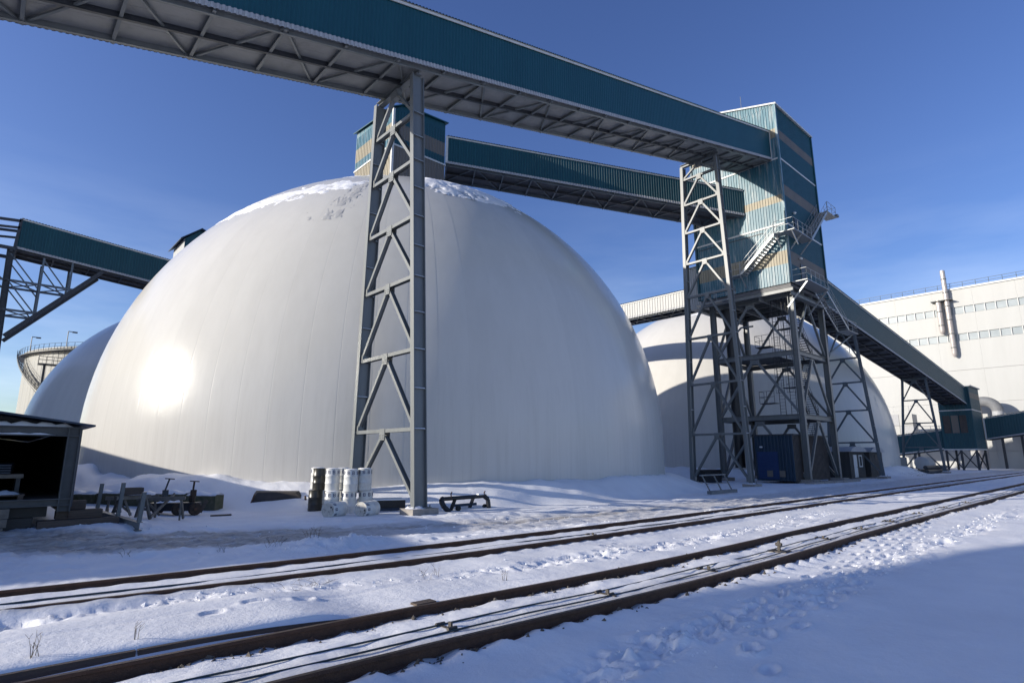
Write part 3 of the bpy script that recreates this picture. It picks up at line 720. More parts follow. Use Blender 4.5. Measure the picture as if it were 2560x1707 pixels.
# ------------------------------------------------------------------ pylons
def pylon(label, X, nb, nt_, fb, ft, zt, nodes, m='steel', dep=.62, wid=.27, base=0.0, strut=.16, grp='gallery pylons', snow=True, cap=True, zb=0.0):
    """transverse A-frame: near leg base nb -> top nt_ (Y), far leg fb -> ft, height zt"""
    t = thing('gallery_pylon', label, 'pylon', (X, (nb + fb) / 2, 0), grp)
    ny_ = lambda z: nb + (nt_ - nb) * z / zt; fy = lambda z: fb + (ft - fb) * z / zt
    for f in (ny_, fy):
        lg = MB().ibeam((X, f(zb + .28), zb + .28), (X, f(zt), zt), V(1, 0, 0), dep, wid, .035, .025).build('leg', m, t)
        for z in [(a + b_) / 2 for a, b_ in zip(nodes[:-1], nodes[1:])] + list(nodes):
            st_ = MB(); sn = MB()
            st_.box(X - dep / 2 + .03, f(z) - wid / 2 + .012, z - .012, X + dep / 2 - .03, f(z) + wid / 2 - .012, z + .012)
            sn.hexa([(X - dep/2 + .04, f(z) - wid/2 + .02, z + .013), (X + dep/2 - .04, f(z) - wid/2 + .02, z + .013), (X + dep/2 - .04, f(z) - .03, z + .013), (X - dep/2 + .04, f(z) - .03, z + .013),
                     (X - dep/2 + .06, f(z) - wid/2 + .03, z + .03), (X + dep/2 - .06, f(z) - wid/2 + .03, z + .035), (X + dep/2 - .04, f(z) - .03, z + .06), (X - dep/2 + .04, f(z) - .03, z + .05)])
            st_.build('stiffener', m, lg)
            if snow: sn.build('snow_ledge', 'snow', lg)
        pl = MB().box(X - .42, f(zb) - .25, zb + .24, X + .42, f(zb) + .25, zb + .285)
        for sx_ in (-.37, .37):
            for sy_ in (-.2, .2): pl.tube((X + sx_, f(zb) + sy_, zb + .28), (X + sx_, f(zb) + sy_, zb + .38), .025, 6)
        pl.build('base_plate', m, t)
        c_ = MB().box(X - .60, f(zb) - .48, zb - .4, X + .60, f(zb) + .48, zb + .24)
        ft_ = c_.build('footing', 'concrete', t)
        if snow:
            s2 = MB()
            for i in range(9):
                a = 2 * math.pi * i / 9; s2.v.append((X - .16 + .43 * math.cos(a), f(zb) + .03 + .42 * math.sin(a), zb + .243))
            for i in range(9):
                a = 2 * math.pi * i / 9; s2.v.append((X - .18 + .3 * math.cos(a), f(zb) + .03 + .28 * math.sin(a), zb + .31 + .03 * math.sin(3 * a)))
            s2.f = [(i, (i + 1) % 9, 9 + (i + 1) % 9, 9 + i) for i in range(9)] + [tuple(range(9, 18))]
            s2.build('snow_cap', 'snow', ft_, smooth=True)
    xs_ = X - .10
    lows = [zb + .45] + list(nodes[:-1])
    for z, zl in zip(nodes, lows):
        yn, yf = ny_(z) + wid / 2, fy(z) - wid / 2; ym = (yn + yf) / 2
        MB().ibeam((xs_, yn, z), (xs_, yf, z), V(1, 0, 0), .24, strut, .016, .014).build('strut', m, t)
        for xo in (.135, -.135): g_ = MB().box(xs_ + xo - .009, ym - .22, z - .40, xs_ + xo + .009, ym + .22, z + .10).build('gusset_plate', m, t)
        bo = MB()
        for by in (-.16, -.08, .08, .16):
            for bz in (-.30, -.2): bo.tube((xs_ - .155, ym + by, z + bz), (xs_ - .142, ym + by, z + bz), .018, 6)
        bo.build('bolts', 'steel_d', g_)['kind'] = 'stuff'
        for f, s_ in ((ny_, 1), (fy, -1)):
            e = V(xs_, f(zl) + s_ * wid / 2, zl + .10); a = V(xs_, ym - s_ * .10, z - .22)
            MB().ibeam(e, a, V(1, 0, 0), .22, strut * .9, .014, .014).build('brace', m, t)
            MB().box(xs_ - .13, min(f(zl) + s_ * wid/2, f(zl) + s_ * (wid/2 + .16)), zl - .06, xs_ + .13, max(f(zl) + s_ * wid/2, f(zl) + s_ * (wid/2 + .16)), zl + .3).build('end_plate', m, t)
    if cap:
        MB().ibeam((X, nt_ - .2, zt + .14), (X, ft + .2, zt + .14), UP, .27, .3, .025, .02).build('cap_beam', m, t)
        z = nodes[-1]; ym = (ny_(z) + fy(z)) / 2
        for f, s_ in ((ny_, 1), (fy, -1)):
            MB().beam((xs_, f(z) + s_ * wid / 2, z + .1), (xs_, (nt_ + ft) / 2 - s_ * .08, zt - .15), .2, .13, V(1, 0, 0)).build('brace', m, t)
        MB().box(xs_ - .13, (nt_ + ft) / 2 - .3, zt - .45, xs_ + .13, (nt_ + ft) / 2 + .3, zt).build('gusset_plate', m, t)
    return t
pylon('tall grey steel pylon in front of the big dome beside the drums', 13.26, 19.98, 21.30, 25.35, 24.72, gz(13.26) - .48, [3.33, 6.68, 9.95, 12.82, 15.61, 18.1], zb=-.02)
pylon('tall grey steel pylon in front of the transfer tower', 43.6, 20.85, 21.75, 25.75, 24.95, gz(43.6) - .48, [4.0, 8.1, 12.0, 15.6, 18.6, 21.4, 24.0, 26.4], dep=.55, wid=.27, zb=-.02)
pylon('slim dark trestle rising beside the two huts', 70.65, 19.5, 20.75, 24.7, 23.6, dz(70.65) - .48, [3.76, 7.2, 10.3, 13.0], m='steel_b', dep=.4, wid=.25)
pylon('slim dark trestle under the low end of the sloping gallery', 99.7, 19.9, 20.75, 24.9, 23.6, dz(99.7) - .48, [3.6, 7.0, 10.3], m='steel_b', dep=.4, wid=.25)

# support tower with cantilever truss under the left gallery
lt = thing('support_tower', 'dark lattice tower holding the left gallery with a slanting cantilever strut', 'support tower', (-1.3, 73.8, 0))
for y in (72.1, 75.5):
    for x in (-.15, -3.6):
        MB().ibeam((x + (.55 if x > -1 else -.5), y, 0), (x, y, 22.0), V(1, 0, 0), .55, .4, .04, .03).build('leg', 'steel_d', lt)
    MB().beam((.45, y, 13.5), (7.3, y, 21.35), .34, .28, UP).build('slanting_strut', 'steel_d', lt)
    for x, zlow in ((2.45, 15.8), (4.75, 18.45)):
        MB().beam((x, y, zlow), (x, y, 21.7), .18, .18).build('hanger', 'steel_b', lt)
    for z, xe in ((18.95, 5.1), (16.05, 2.6)):
        MB().beam((-3.6, y, z), (xe, y, z), .2, .16).build('girder', 'steel_b', lt)
    for a, b_ in (((-.1, 21.6), (2.4, 18.4)), ((2.45, 21.5), (4.7, 18.5)), ((.2, 18.7), (2.4, 15.9)), ((-3.5, 21.6), (-.3, 18.9)), ((-3.6, 18.8), (-.1, 16)), ((-3.9, 16), (.2, 12)), ((-4, 12), (.3, 7))):
        MB().beam((a[0], y, a[1]), (b_[0], y, b_[1]), .11, .11).build('brace', 'steel_b', lt)
for x, za, zb_ in ((2.45, 15.8, 18.9), (2.45, 18.9, 21.7), (4.75, 18.5, 21.7), (-.1, 18.95, 21.8), (-.1, 16, 18.9)):
    MB().beam((x, 72.1, za), (x, 75.5, zb_), .09, .09).build('brace', 'steel_b', lt)
    MB().beam((x, 75.5, za), (x, 72.1, zb_), .09, .09).build('brace', 'steel_b', lt)
for z in (18.95, 16.05):
    for x0_, x1_ in ((0, 2.5), (2.5, 5.0))[:2 if z > 17 else 1]:
        MB().beam((x0_, 72.1, z), (x1_, 75.5, z), .1, .1).build('brace', 'steel_b', lt); MB().beam((x0_, 75.5, z), (x1_, 72.1, z), .1, .1).build('brace', 'steel_b', lt)
for z in (21.9, 19, 16, 11): MB().beam((-.1, 71.9, z), (-.1, 75.7, z), .3, .25).build('girder', 'steel_d', lt); MB().beam((-3.7, 71.9, z), (-3.7, 75.7, z), .3, .25).build('girder', 'steel_d', lt)
for y in (72.0, 75.6):
    MB().beam((.25, y, 25.0), (-14, y, 23.6), .25, .2).build('top_rail', 'steel_d', lt); MB().beam((.25, y, 24.3), (-14, y, 22.5), .2, .2).build('top_rail', 'steel_d', lt)
    MB().beam((.3, y, 22.1), (-14, y, 22.2), .3, .3).build('girder', 'steel_d', lt); MB().beam((.1, y, 22), (.25, y, 25.2), .25, .2).build('end_post', 'steel_d', lt)
    MB().beam((-14, y, 0), (-14, y, 23.6), .4, .4).build('leg', 'steel_d', lt)

# ------------------------------------------------------------------ head houses on the domes
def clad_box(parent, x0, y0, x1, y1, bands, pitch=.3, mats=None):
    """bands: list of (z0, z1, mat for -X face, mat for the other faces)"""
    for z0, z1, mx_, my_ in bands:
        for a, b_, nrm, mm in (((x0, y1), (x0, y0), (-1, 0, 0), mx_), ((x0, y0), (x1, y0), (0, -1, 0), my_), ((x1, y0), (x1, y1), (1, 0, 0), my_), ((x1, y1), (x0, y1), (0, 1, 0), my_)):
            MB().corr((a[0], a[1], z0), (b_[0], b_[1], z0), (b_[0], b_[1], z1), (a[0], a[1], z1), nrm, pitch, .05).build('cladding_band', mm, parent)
def flashing(parent, x0, y0, x1, y1, z, h=.16, m='white_trim', o=.085):
    b = MB(); b.box(x0 - o, y0 - o, z, x1 + o, y0 - .055, z + h); b.box(x0 - o, y1 + .055, z, x1 + o, y1 + o, z + h)
    b.box(x0 - o, y0 - .055, z, x0 - .055, y1 + .055, z + h); b.box(x1 + .055, y0 - .055, z, x1 + o, y1 + .055, z + h)
    return b.build('flashing', m, parent)
hh = thing('head_house', 'blue and beige head house standing on the crown of the big dome', 'head house', (25.4, 43.4, 24), 'dome head houses')
hx0, hy0, hx1, hy1 = 22.75, 40.0, 28.15, 46.8
clad_box(hh, hx0, hy0, hx1, hy1, [(23.5, 28.3, 'beige', 'dark_beige'), (28.45, 29.2, 'blue_sunlit_worn', 'blue'), (29.2, 30.55, 'beige', 'dark_beige'), (30.55, 31.75, 'blue_sunlit_worn', 'blue')])
flashing(hh, hx0, hy0, hx1, hy1, 28.3)
rb = MB()
for (xa, za), (xb, zb_) in (((hx0 - .25, 31.7), (23.6, 32.35)), ((23.6, 32.35), (hx1 + .2, 32.55))):
    rb.hexa([(xa, hy0 - .25, za), (xb, hy0 - .25, zb_), (xb, hy1 + .25, zb_ + .6), (xa, hy1 + .25, za + .6), (xa, hy0 - .25, za + .1), (xb, hy0 - .25, zb_ + .1), (xb, hy1 + .25, zb_ + .7), (xa, hy1 + .25, za + .7)])
rb.build('roof', 'blue', hh)
for y in (hy0, hy1):
    b = MB(); dzr = (y - hy0) * .09
    b.add([(hx0, y, 31.74), (hx1, y, 31.74), (hx1, y, 32.53 + dzr), (23.6, y, 32.34 + dzr), (hx0, y, 31.76 + dzr)], [(0, 1, 2, 3, 4)]); b.build('gable_wall', 'blue', hh)
for x in (hx0, hx1):
    b = MB(); zt_ = 31.76 if x == hx0 else 32.53
    b.add([(x, hy0, 31.74), (x, hy1, 31.74), (x, hy1, zt_ + .6), (x, hy0, zt_)], [(0, 1, 2, 3)]); b.build('upper_wall', 'blue_sunlit_worn' if x == hx0 else 'blue', hh)
MB().beam((hx0 - .06, hy0 - .06, 24), (hx0 - .06, hy0 - .06, 31.7), .2, .2, V(1, 0, 0)).build('corner_flashing', 'white_trim', hh)
h3 = thing('head_house', 'small white head house with navy roof peeping over the big dome', 'head house', (22.5, 99, 25), 'dome head houses')
clad_box(h3, 19.6, 97, 27, 104, [(25, 35.6, 'white_sheet', 'blue')], .5)
for y in (97, 104):
    b = MB(); b.add([(19.6, y, 35.6), (27, y, 35.6), (21.7, y, 37.5)], [(0, 1, 2)]); b.build('gable_wall', 'blue', h3)
b = MB(); b.hexa([(18.9, 96.4, 35.25), (21.7, 96.4, 37.5), (21.7, 104.6, 37.5), (18.9, 104.6, 35.25), (18.9, 96.4, 35.4), (21.7, 96.4, 37.7), (21.7, 104.6, 37.7), (18.9, 104.6, 35.4)])
b.hexa([(21.7, 96.4, 37.5), (27.6, 96.4, 35.2), (27.6, 104.6, 35.2), (21.7, 104.6, 37.5), (21.7, 96.4, 37.7), (27.6, 96.4, 35.4), (27.6, 104.6, 35.4), (21.7, 104.6, 37.7)])
b.build('roof', 'navy_roof', h3)

# ------------------------------------------------------------------ transfer tower
TX0, TY0, TX1, TY1 = 53.0, 20.15, 61.75, 29.25
tw = thing('transfer_tower', 'tall blue transfer tower with beige bands standing on a steel frame', 'tower', (57.4, 24.7, 0))
ZB = 17.9
clad_box(tw, TX0, TY0, TX1, TY1, [(ZB, 19.75, 'blue_sunlit_worn', 'blue'), (21.05, 23.6, 'blue_sunlit_worn', 'blue'), (23.76, 25.85, 'blue_sunlit_worn', 'blue'),
                                  (27.7, 30.2, 'blue_sunlit_worn', 'blue'), (30.36, 32.5, 'blue_sunlit_worn', 'blue'), (33.45, 35.9, 'blue_sunlit_worn', 'blue')], .27)
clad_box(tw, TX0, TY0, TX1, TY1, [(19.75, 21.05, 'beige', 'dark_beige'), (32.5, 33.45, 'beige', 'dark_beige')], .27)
for z0, z1, nm, mx_ in ((25.85, 26.6, 'x', 'beige'), (26.6, 27.7, 'x', 'blue_sunlit_worn')):
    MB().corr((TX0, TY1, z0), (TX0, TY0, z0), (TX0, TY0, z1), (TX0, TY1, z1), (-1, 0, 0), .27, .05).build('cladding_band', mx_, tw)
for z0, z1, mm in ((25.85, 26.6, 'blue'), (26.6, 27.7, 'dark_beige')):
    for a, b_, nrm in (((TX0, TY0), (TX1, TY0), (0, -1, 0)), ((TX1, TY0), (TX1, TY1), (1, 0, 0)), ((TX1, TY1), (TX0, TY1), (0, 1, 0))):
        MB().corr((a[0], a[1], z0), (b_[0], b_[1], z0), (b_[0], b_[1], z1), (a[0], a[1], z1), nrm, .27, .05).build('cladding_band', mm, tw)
flashing(tw, TX0, TY0, TX1, TY1, 30.2); flashing(tw, TX0, TY0, TX1, TY1, 23.6)
RS = .285
for x, mm in ((TX0, 'blue_sunlit_worn'), (TX1, 'blue')):
    MB().corr((x, TY0, 35.9), (x, TY1, 35.9), (x, TY1, 35.9 + RS * (TY1 - TY0)), (x, TY0, 35.9), (-1 if x == TX0 else 1, 0, 0), .27, .05).build('upper_wall', mm, tw)
MB().corr((TX0, TY1, 35.9), (TX1, TY1, 35.9), (TX1, TY1, 35.9 + RS * 9.1), (TX0, TY1, 35.9 + RS * 9.1), (0, 1, 0), .27, .05).build('upper_wall', 'blue', tw)
b = MB(); y0_, y1_ = TY0 - .25, TY1 + .25; z0_, z1_ = 35.93 - RS * .25, 35.93 + RS * 9.35
b.hexa([(TX0 - .2, y0_, z0_), (TX1 + .2, y0_, z0_), (TX1 + .2, y1_, z1_), (TX0 - .2, y1_, z1_), (TX0 - .2, y0_, z0_ + .16), (TX1 + .2, y0_, z0_ + .16), (TX1 + .2, y1_, z1_ + .16), (TX0 - .2, y1_, z1_ + .16)])
b.build('roof', 'white_trim', tw)
MB().tube((TX0 + .6, 23.6, 36.8), (TX0 + .6, 23.6, 38.8), .025, 6).build('lightning_rod', 'steel', tw)
for x, y in ((TX0, TY0), (TX1, TY0), (TX0, TY1)):
    MB().beam((x + (-.065 if x == TX0 else .065), y + (-.065 if y == TY0 else .065), ZB), (x + (-.065 if x == TX0 else .065), y + (-.065 if y == TY0 else .065), 35.9), .2, .2, V(1, 0, 0)).build('corner_flashing', 'blue_sunlit_worn' if (x, y) == (TX0, TY0) else 'blue', tw)
# thin dark line and doors on the faces
MB().box(TX0 - .075, 22.3, 23.2, TX0 - .055, 29, 23.28).build('dark_line', 'steel_d', tw)
def door(x, z, w_=1.0, h_=2.1):
    d_ = MB().box(x, TY0 - .10, z, x + w_, TY0 - .056, z + h_).build('door', 'tar_black', tw)
    MB().tube((x + w_ * .85, TY0 - .14, z + 1.0), (x + w_ * .85, TY0 - .10, z + 1.0), .04, 8).build('handle', 'galv', d_)
    MB().lathe([(.02, -.1), (.12, -.08), (.16, 0), (.12, .08), (.02, .1)], 12, (x - .05, TY0 - .2, z + h_ + .45)).build('lamp', 'lamp_white', tw, smooth=True)
door(55.0, 22.6); door(55.4, 18.1)
# floor structure under the box
b = MB()
MB().box(TX0 + .1, TY0 + .1, ZB - .35, TX1 - .1, TY1 - .1, ZB - .02).build('floor_slab', 'soffit_d', tw)
LXa, LXb, LYa, LYb = 54.15, 61.35, 20.75, 28.6
legs = [(LXa, LYa), (LXb, LYa), (LXa, LYb), (LXb, LYb)]
LEV = [5.8, 11.65, 17.15]
for x, y in legs:
    MB().ibeam((x, y, .25), (x, y, ZB - .3), V(0, 1, 0), .5, .42, .04, .03).build('leg', 'steel', tw)
    MB().box(x - .7, y - .7, -.4, x + .7, y + .7, .28).build('footing', 'concrete', tw)
def vbrace(a, b_, z0, z1, m='steel'):
    a = Vector(a); b_ = Vector(b_); mid = (a + b_) / 2
    for p in (a, b_):
        q = p + (mid - p).normalized() * .25; e = mid + (p - mid).normalized() * .2
        MB().beam((q[0], q[1], z0 + .2), (e[0], e[1], z1 - .35), .2, .2, V(0, 0, 1)).build('brace', m, tw)
    d_ = (b_ - a).normalized() * .45
    MB().beam((mid - d_) + V(0, 0, z1 - .42), (mid + d_) + V(0, 0, z1 - .42), .45, .05, UP).build('gusset_plate', m, tw)
faces = [((LXa, LYa), (LXa, LYb)), ((LXa, LYa), (LXb, LYa)), ((LXb, LYa), (LXb, LYb)), ((LXa, LYb), (LXb, LYb))]
for fa, fb_ in faces:
    zl = .3
    for z in LEV:
        a = V(fa[0], fa[1], 0); c_ = V(fb_[0], fb_[1], 0)
        MB().ibeam(a + UP * z, c_ + UP * z, UP, .45, .28, .03, .025).build('girder', 'steel', tw)
        vbrace(a, c_, zl, z - .1); zl = z + .2
for x in (53.2, 55.5, 57.6, 59.6, 61.5): MB().ibeam((x, TY0 - .05, ZB - .55), (x, TY1 + .05, ZB - .55), UP, .38, .2, .03, .02).build('floor_beam', 'steel', tw)
for y in (TY0 + .1, 23.2, 26.2, TY1 - .1): MB().ibeam((TX0 - .05, y, ZB - .95), (TX1 + .1, y, ZB - .95), UP, .38, .2, .03, .02).build('floor_beam', 'steel', tw)
def grate(x0, y0, x1, y1, z, m='galv'):
    return MB().box(x0, y0, z - .06, x1, y1, z).build('platform', m, tw)
def stair(p0, p1, side, width=.9, m='galv', rail=True, nm='staircase'):
    """p0 low, p1 high (inner edge); side = horizontal vector to the outer edge"""
    p0 = Vector(p0); p1 = Vector(p1); s_ = Vector(side).normalized() * width
    b = MB(); b.beam(p0, p1, .24, .05, UP); b.beam(p0 + s_, p1 + s_, .24, .05, UP)
    st_ = b.build(nm, m, tw)
    n = max(3, int(round((p1.z - p0.z) / .21))); run = Vector((p1.x - p0.x, p1.y - p0.y, 0)).normalized() * .13
    for i in range(n):
        p = p0.lerp(p1, (i + .5) / n); t_ = MB(); q = s_ * .96; k = s_ * .04
        t_.hexa([p - run + k, p + run + k, p + run + q, p - run + q, p - run + k + UP * .03, p + run + k + UP * .03, p + run + q + UP * .03, p - run + q + UP * .03])
        t_.build('tread', m, st_)
    if rail:
        r_ = MB()
        for o in (V(0, 0, 0), s_): r_.railing([p0 + o, p1 + o], 1.05, 1.1, .02)
        r_.build('handrail', m, st_)
    return st_
# stair up the lit face and round the corner
grate(51.75, 24.1, 52.8, 25.6, 19.36)
stair((52.75, 24.2, 19.36), (52.75, 20.75, 22.45), (-1, 0, 0), 1.0)
grate(51.72, 18.95, 52.8, 20.8, 22.45); grate(52.8, 18.95, 56.2, 20.0, 22.45)
stair((56.0, 20.0, 22.45), (61.2, 20.0, 26.9), (0, -1, 0), .95)
grate(61.0, 18.95, 63.6, 20.0, 26.9)
b = MB(); b.railing([(51.75, 20.8, 22.45), (51.75, 19.0, 22.45), (56.0, 19.0, 22.45)]); b.railing([(61.2, 19.0, 26.9), (63.55, 19.0, 26.9), (63.55, 20.0, 26.9)]); b.railing([(52.75, 25.6, 19.36), (51.78, 25.6, 19.36), (51.78, 24.3, 19.36)])
b.build('guard_rail', 'galv', tw)
b = MB(); b.beam((63.5, 19.4, 26.85), (64.6, 19.3, 27.5), .12, .12); b.box(64.4, 19.1, 27.35, 64.9, 19.5, 27.6); b.build('floodlight', 'steel', tw)
for x, z in ((51.8, 22.4), (51.8, 19.3)):
    for y in ((19.2, 20.7) if z > 20 else (24.3, 25.5)): MB().beam((x, y, z - .05), (TX0, y, z - 1.1), .1, .08).build('bracket', 'galv', tw)
for x in (53.5, 55.8): MB().beam((x, 19.0, 22.4), (x, TY0 - .06, 21.2), .1, .08).build('bracket', 'galv', tw)
for x in (61.2,): MB().beam((x, 19.0, 26.85), (x, TY0 - .06, 25.4), .1, .08).build('bracket', 'galv', tw)
# lower landing on the dark face and stair down beside the sloping gallery
grate(52.9, 18.7, 58.2, 20.05, ZB)
b = MB(); b.railing([(53.0, 20.0, ZB), (53.0, 18.75, ZB), (57.2, 18.75, ZB)]); b.railing([(58.15, 18.75, ZB), (58.15, 19.9, ZB)], step=.6); b.build('guard_rail', 'galv', tw)
for x in (53.2, 57.9): MB().beam((x, 18.8, ZB - .1), (x + .1, LYa, ZB - 2.2), .13, .1).build('bracket', 'galv', tw)
stair((63.4, 20.0, 14.8), (58.2, 20.0, ZB), (0, -1, 0), 1.0)
grate(63.3, 19.0, 66.2, 20.05, 14.8); MB().railing([(63.4, 19.05, 14.8), (66.1, 19.05, 14.8), (66.1, 20, 14.8)]).build('guard_rail', 'galv', tw)
MB().beam((66.0, 19.5, 14.75), (LXb + .2, 20.6, 12.2), .12, .1).build('bracket', 'steel', tw)
# walkway on the far side, toward the white gallery
grate(52.0, 25.6, 52.95, 29.3, 17.3); MB().railing([(52.05, 29.3, 17.3), (52.05, 25.8, 17.3)]).build('guard_rail', 'galv', tw)
# caged ladder and inside stairs
def ladder(x, y, z0, z1, m='steel_d'):
    b = MB(); z = z0 + .15
    for s_ in (-.25, .25): b.tube((x, y + s_, z0), (x, y + s_, z1), .03, 6)
    while z < z1: b.tube((x, y - .25, z), (x, y + .25, z), .014, 5); z += .3
    ld = b.build('ladder', m, tw); c_ = MB()
    z = z0 + 2.2
    while z < z1:
        pts = [V(x - .38 + .38 * math.cos(t) if False else x - .75 * math.sin(t), y + .38 * math.cos(t), z) for t in np.linspace(0, math.pi, 7)]
        c_.path(pts, .016, 4); z += .75
    for t in np.linspace(0, math.pi, 5)[1:-1]: c_.tube((x - .75 * math.sin(t), y + .38 * math.cos(t), z0 + 2.2), (x - .75 * math.sin(t), y + .38 * math.cos(t), z1), .014, 4)
    c_.build('ladder_cage', m, ld)
ladder(55.4, 22.9, 5.9, ZB - .3); ladder(55.4, 21.9, 5.9, ZB - .3)
for z in (12.6, 7.2):
    grate(54.4, 23.2, 55.4, 24.6, z, 'steel_d'); MB().railing([(54.4, 23.2, z), (54.4, 24.6, z), (55.4, 24.6, z)], step=.7).build('guard_rail', 'steel_d', tw)
for k, (x0_, z0_, x1_, z1_) in enumerate(((60.6, .3, 57.6, 3.0), (57.6, 3.0, 60.4, 5.9), (60.4, 5.9, 57.8, 8.8), (57.8, 8.8, 60.4, 11.8), (60.4, 11.8, 57.8, 14.6), (57.8, 14.6, 60.2, 17.4))):
    stair((x0_, 21.6 + .0, z0_), (x1_, 21.6, z1_), (0, 1, 0), .85, 'steel_d')
    grate(min(x1_, x1_ - .9 if x1_ < 59 else x1_), 21.5, max(x1_, x1_ + .9 if x1_ > 59 else x1_), 23.4, z1_, 'steel_d')
for z in LEV[:2]: grate(55.2, 23.6, 61.2, 28.4, z + .3, 'steel_d')
# bulk chute and big pipe down the back of the frame
MB().lathe([(.48, 0), (.48, 14.0), (.7, 15), (.7, 17.4)], 16, (55.0, 27.3, 1.2)).build('chute_pipe', 'tar_black', tw, smooth=40)
b = MB()
b.path([V(54.3, 24.6, 14.7), V(54.3, 25.8, 14.75), V(54.3, 26.2, 14.4)], .09, 8); b.build('vent_pipe', 'steel', tw)

wb_ = MB().corr((54.6, 31.3, 17.6), (54.6, 29.45, 17.6), (54.6, 29.45, 22.2), (54.6, 31.3, 22.2), (-1, 0, 0), .27, .04).build('head_box_sheet', 'white_sheet', tw)
MB().box(54.62, 29.42, 17.6, 58.4, 31.3, 22.2).build('head_box', 'white_sheet', tw)
MB().box(54.4, 29.4, 22.22, 58.6, 31.5, 22.3).build('head_box_roof', 'grey_trim', tw)

# ------------------------------------------------------------------ under the tower
cb = thing('equipment_cabin', 'blue equipment cabin with roller door between the tower legs', 'cabin', (54, 23, 0))
clad_box(cb, 52.6, 21.2, 60.4, 24.6, [(.15, 4.1, 'cabin_blue', 'brown_sheet')], .3)
MB().box(52.45, 21.05, 4.1, 60.55, 24.75, 4.22).build('roof', 'steel_d', cb)
for i in range(15): MB().box(52.48, 22.55, .3 + i * .16, 52.545, 24.4, .3 + i * .16 + .15).build('door_slat', 'royal', cb)
for y in (22.0, 23.1): MB().box(52.43, y, .5, 52.475, y + .5, 1.05).build('louvre', 'dark_beige', cb)
MB().lathe([(.02, -.08), (.12, -.06), (.14, 0), (.12, .06), (.02, .08)], 12, (52.4, 23.95, 3.1)).build('lamp', 'lamp_white', cb, smooth=True)
tag(MB().box(47.4, 27.0, -.1, 50.6, 28.2, 1.1).box(47.5, 26.9, .3, 50.5, 27.0, .9).build('scrap_box', 'tar_black'), 'low black scrap box on snow behind the tower pylon', 'box')
pb = thing('plank_kerb', 'low row of concrete slabs laid along the tower foot', 'slab row', (56, 19.4, 0))
for i in range(5): MB().box(51.2 + i * 2.3, 19.25, -.2, 53.4 + i * 2.3, 20.0, .16 + .02 * (i % 2)).build('slab', 'concrete', pb)

# leaning steel rack in front of the tower
rk = thing('steel_rack', 'small blue steel rack lying tilted on snow before the tower pylon', 'rack', (34.2, 18.4, 0))
b = MB(); b.beam((32.7, 18.3, .12), (35.9, 18.3, .12), .2, .3); b.build('base_beam', 'steel_b', rk)
for x in (33.0, 34.4, 35.7): MB().beam((x, 18.4, .15), (x - .15, 18.8, 1.1), .07, .07).build('post', 'steel_b', rk)
MB().beam((32.6, 18.8, 1.12), (35.7, 18.8, 1.12), .08, .08).build('rail', 'steel_b', rk); MB().beam((32.9, 18.6, .62), (35.6, 18.6, .62), .05, .05).build('rail', 'steel_b', rk)

# huts
def hut(x0, x1, y0, y1, lb, door_):
    h_ = thing('site_hut', lb, 'hut', ((x0 + x1) / 2, y0, 0), 'site huts'); ze = 2.75
    n = int((x1 - x0) / .22)
    for i in range(n):
        a = x0 + (x1 - x0) * i / n; MB().box(a + .006, y0 - .03, .1, a + (x1 - x0) / n - .006, y0, ze).build('board', 'hut', h_)
    MB().box(x0, y0 + .002, .1, x1, y1, ze).build('body', 'hut', h_)
    b = MB(); N = 10
    for k in range(N + 1):
        t = math.pi * k / N; x = (x0 + x1) / 2 - ((x1 - x0) / 2 + .2) * math.cos(t); z = ze + .55 * math.sin(t)
        b.v += [(x, y0 - .3, z), (x, y1 + .2, z)]
    b.f = [(2*k, 2*k+2, 2*k+3, 2*k+1) for k in range(N)] + [tuple(range(0, 2*N+2, 2)), tuple(range(2*N+1, 0, -2))]
    b.build('curved_roof', 'grey_trim', h_, smooth=35)
    if door_:
        d_ = MB().box(x0 + 1.0, y0 - .08, .2, x0 + 1.95, y0 - .035, 2.45).build('door', 'white_trim', h_)
        MB().tube((x0 + 1.85, y0 - .12, 1.2), (x0 + 1.85, y0 - .08, 1.2), .04, 6).build('handle', 'steel_d', d_)
        w_ = MB(); X = x0 + 2.6
        for q in ((X, 1.2, X + .95, 1.32), (X, 2.3, X + .95, 2.42), (X, 1.32, X + .12, 2.3), (X + .83, 1.32, X + .95, 2.3)): w_.box(q[0], y0 - .09, q[1], q[2], y0 - .035, q[3])
        w_ = w_.build('window_frame', 'white_trim', h_); MB().box(X + .12, y0 - .055, 1.32, X + .83, y0 - .04, 2.3).build('pane', 'dark_inside', w_)
    else:
        MB().box(x0 + 1.7, y0 - .06, 1.9, x0 + 2.4, y0 - .035, 2.5).build('hatch', 'brown_sheet', h_); MB().box(x0 + 1.9, y0 - .06, .3, x0 + 2.5, y0 - .035, .9).build('hatch', 'brown_sheet', h_)
    MB().box(x0 - .3, y0 - .5, -.3, x1 + .2, y1, .1).build('base_slab', 'concrete', h_)
    return h_
hut(65.3, 69.7, 20.9, 26.2, 'dark hut with pale door and white framed window', True)
hut(71.5, 75.8, 20.9, 25.6, 'dark windowless hut beside the slim trestle leg', False)

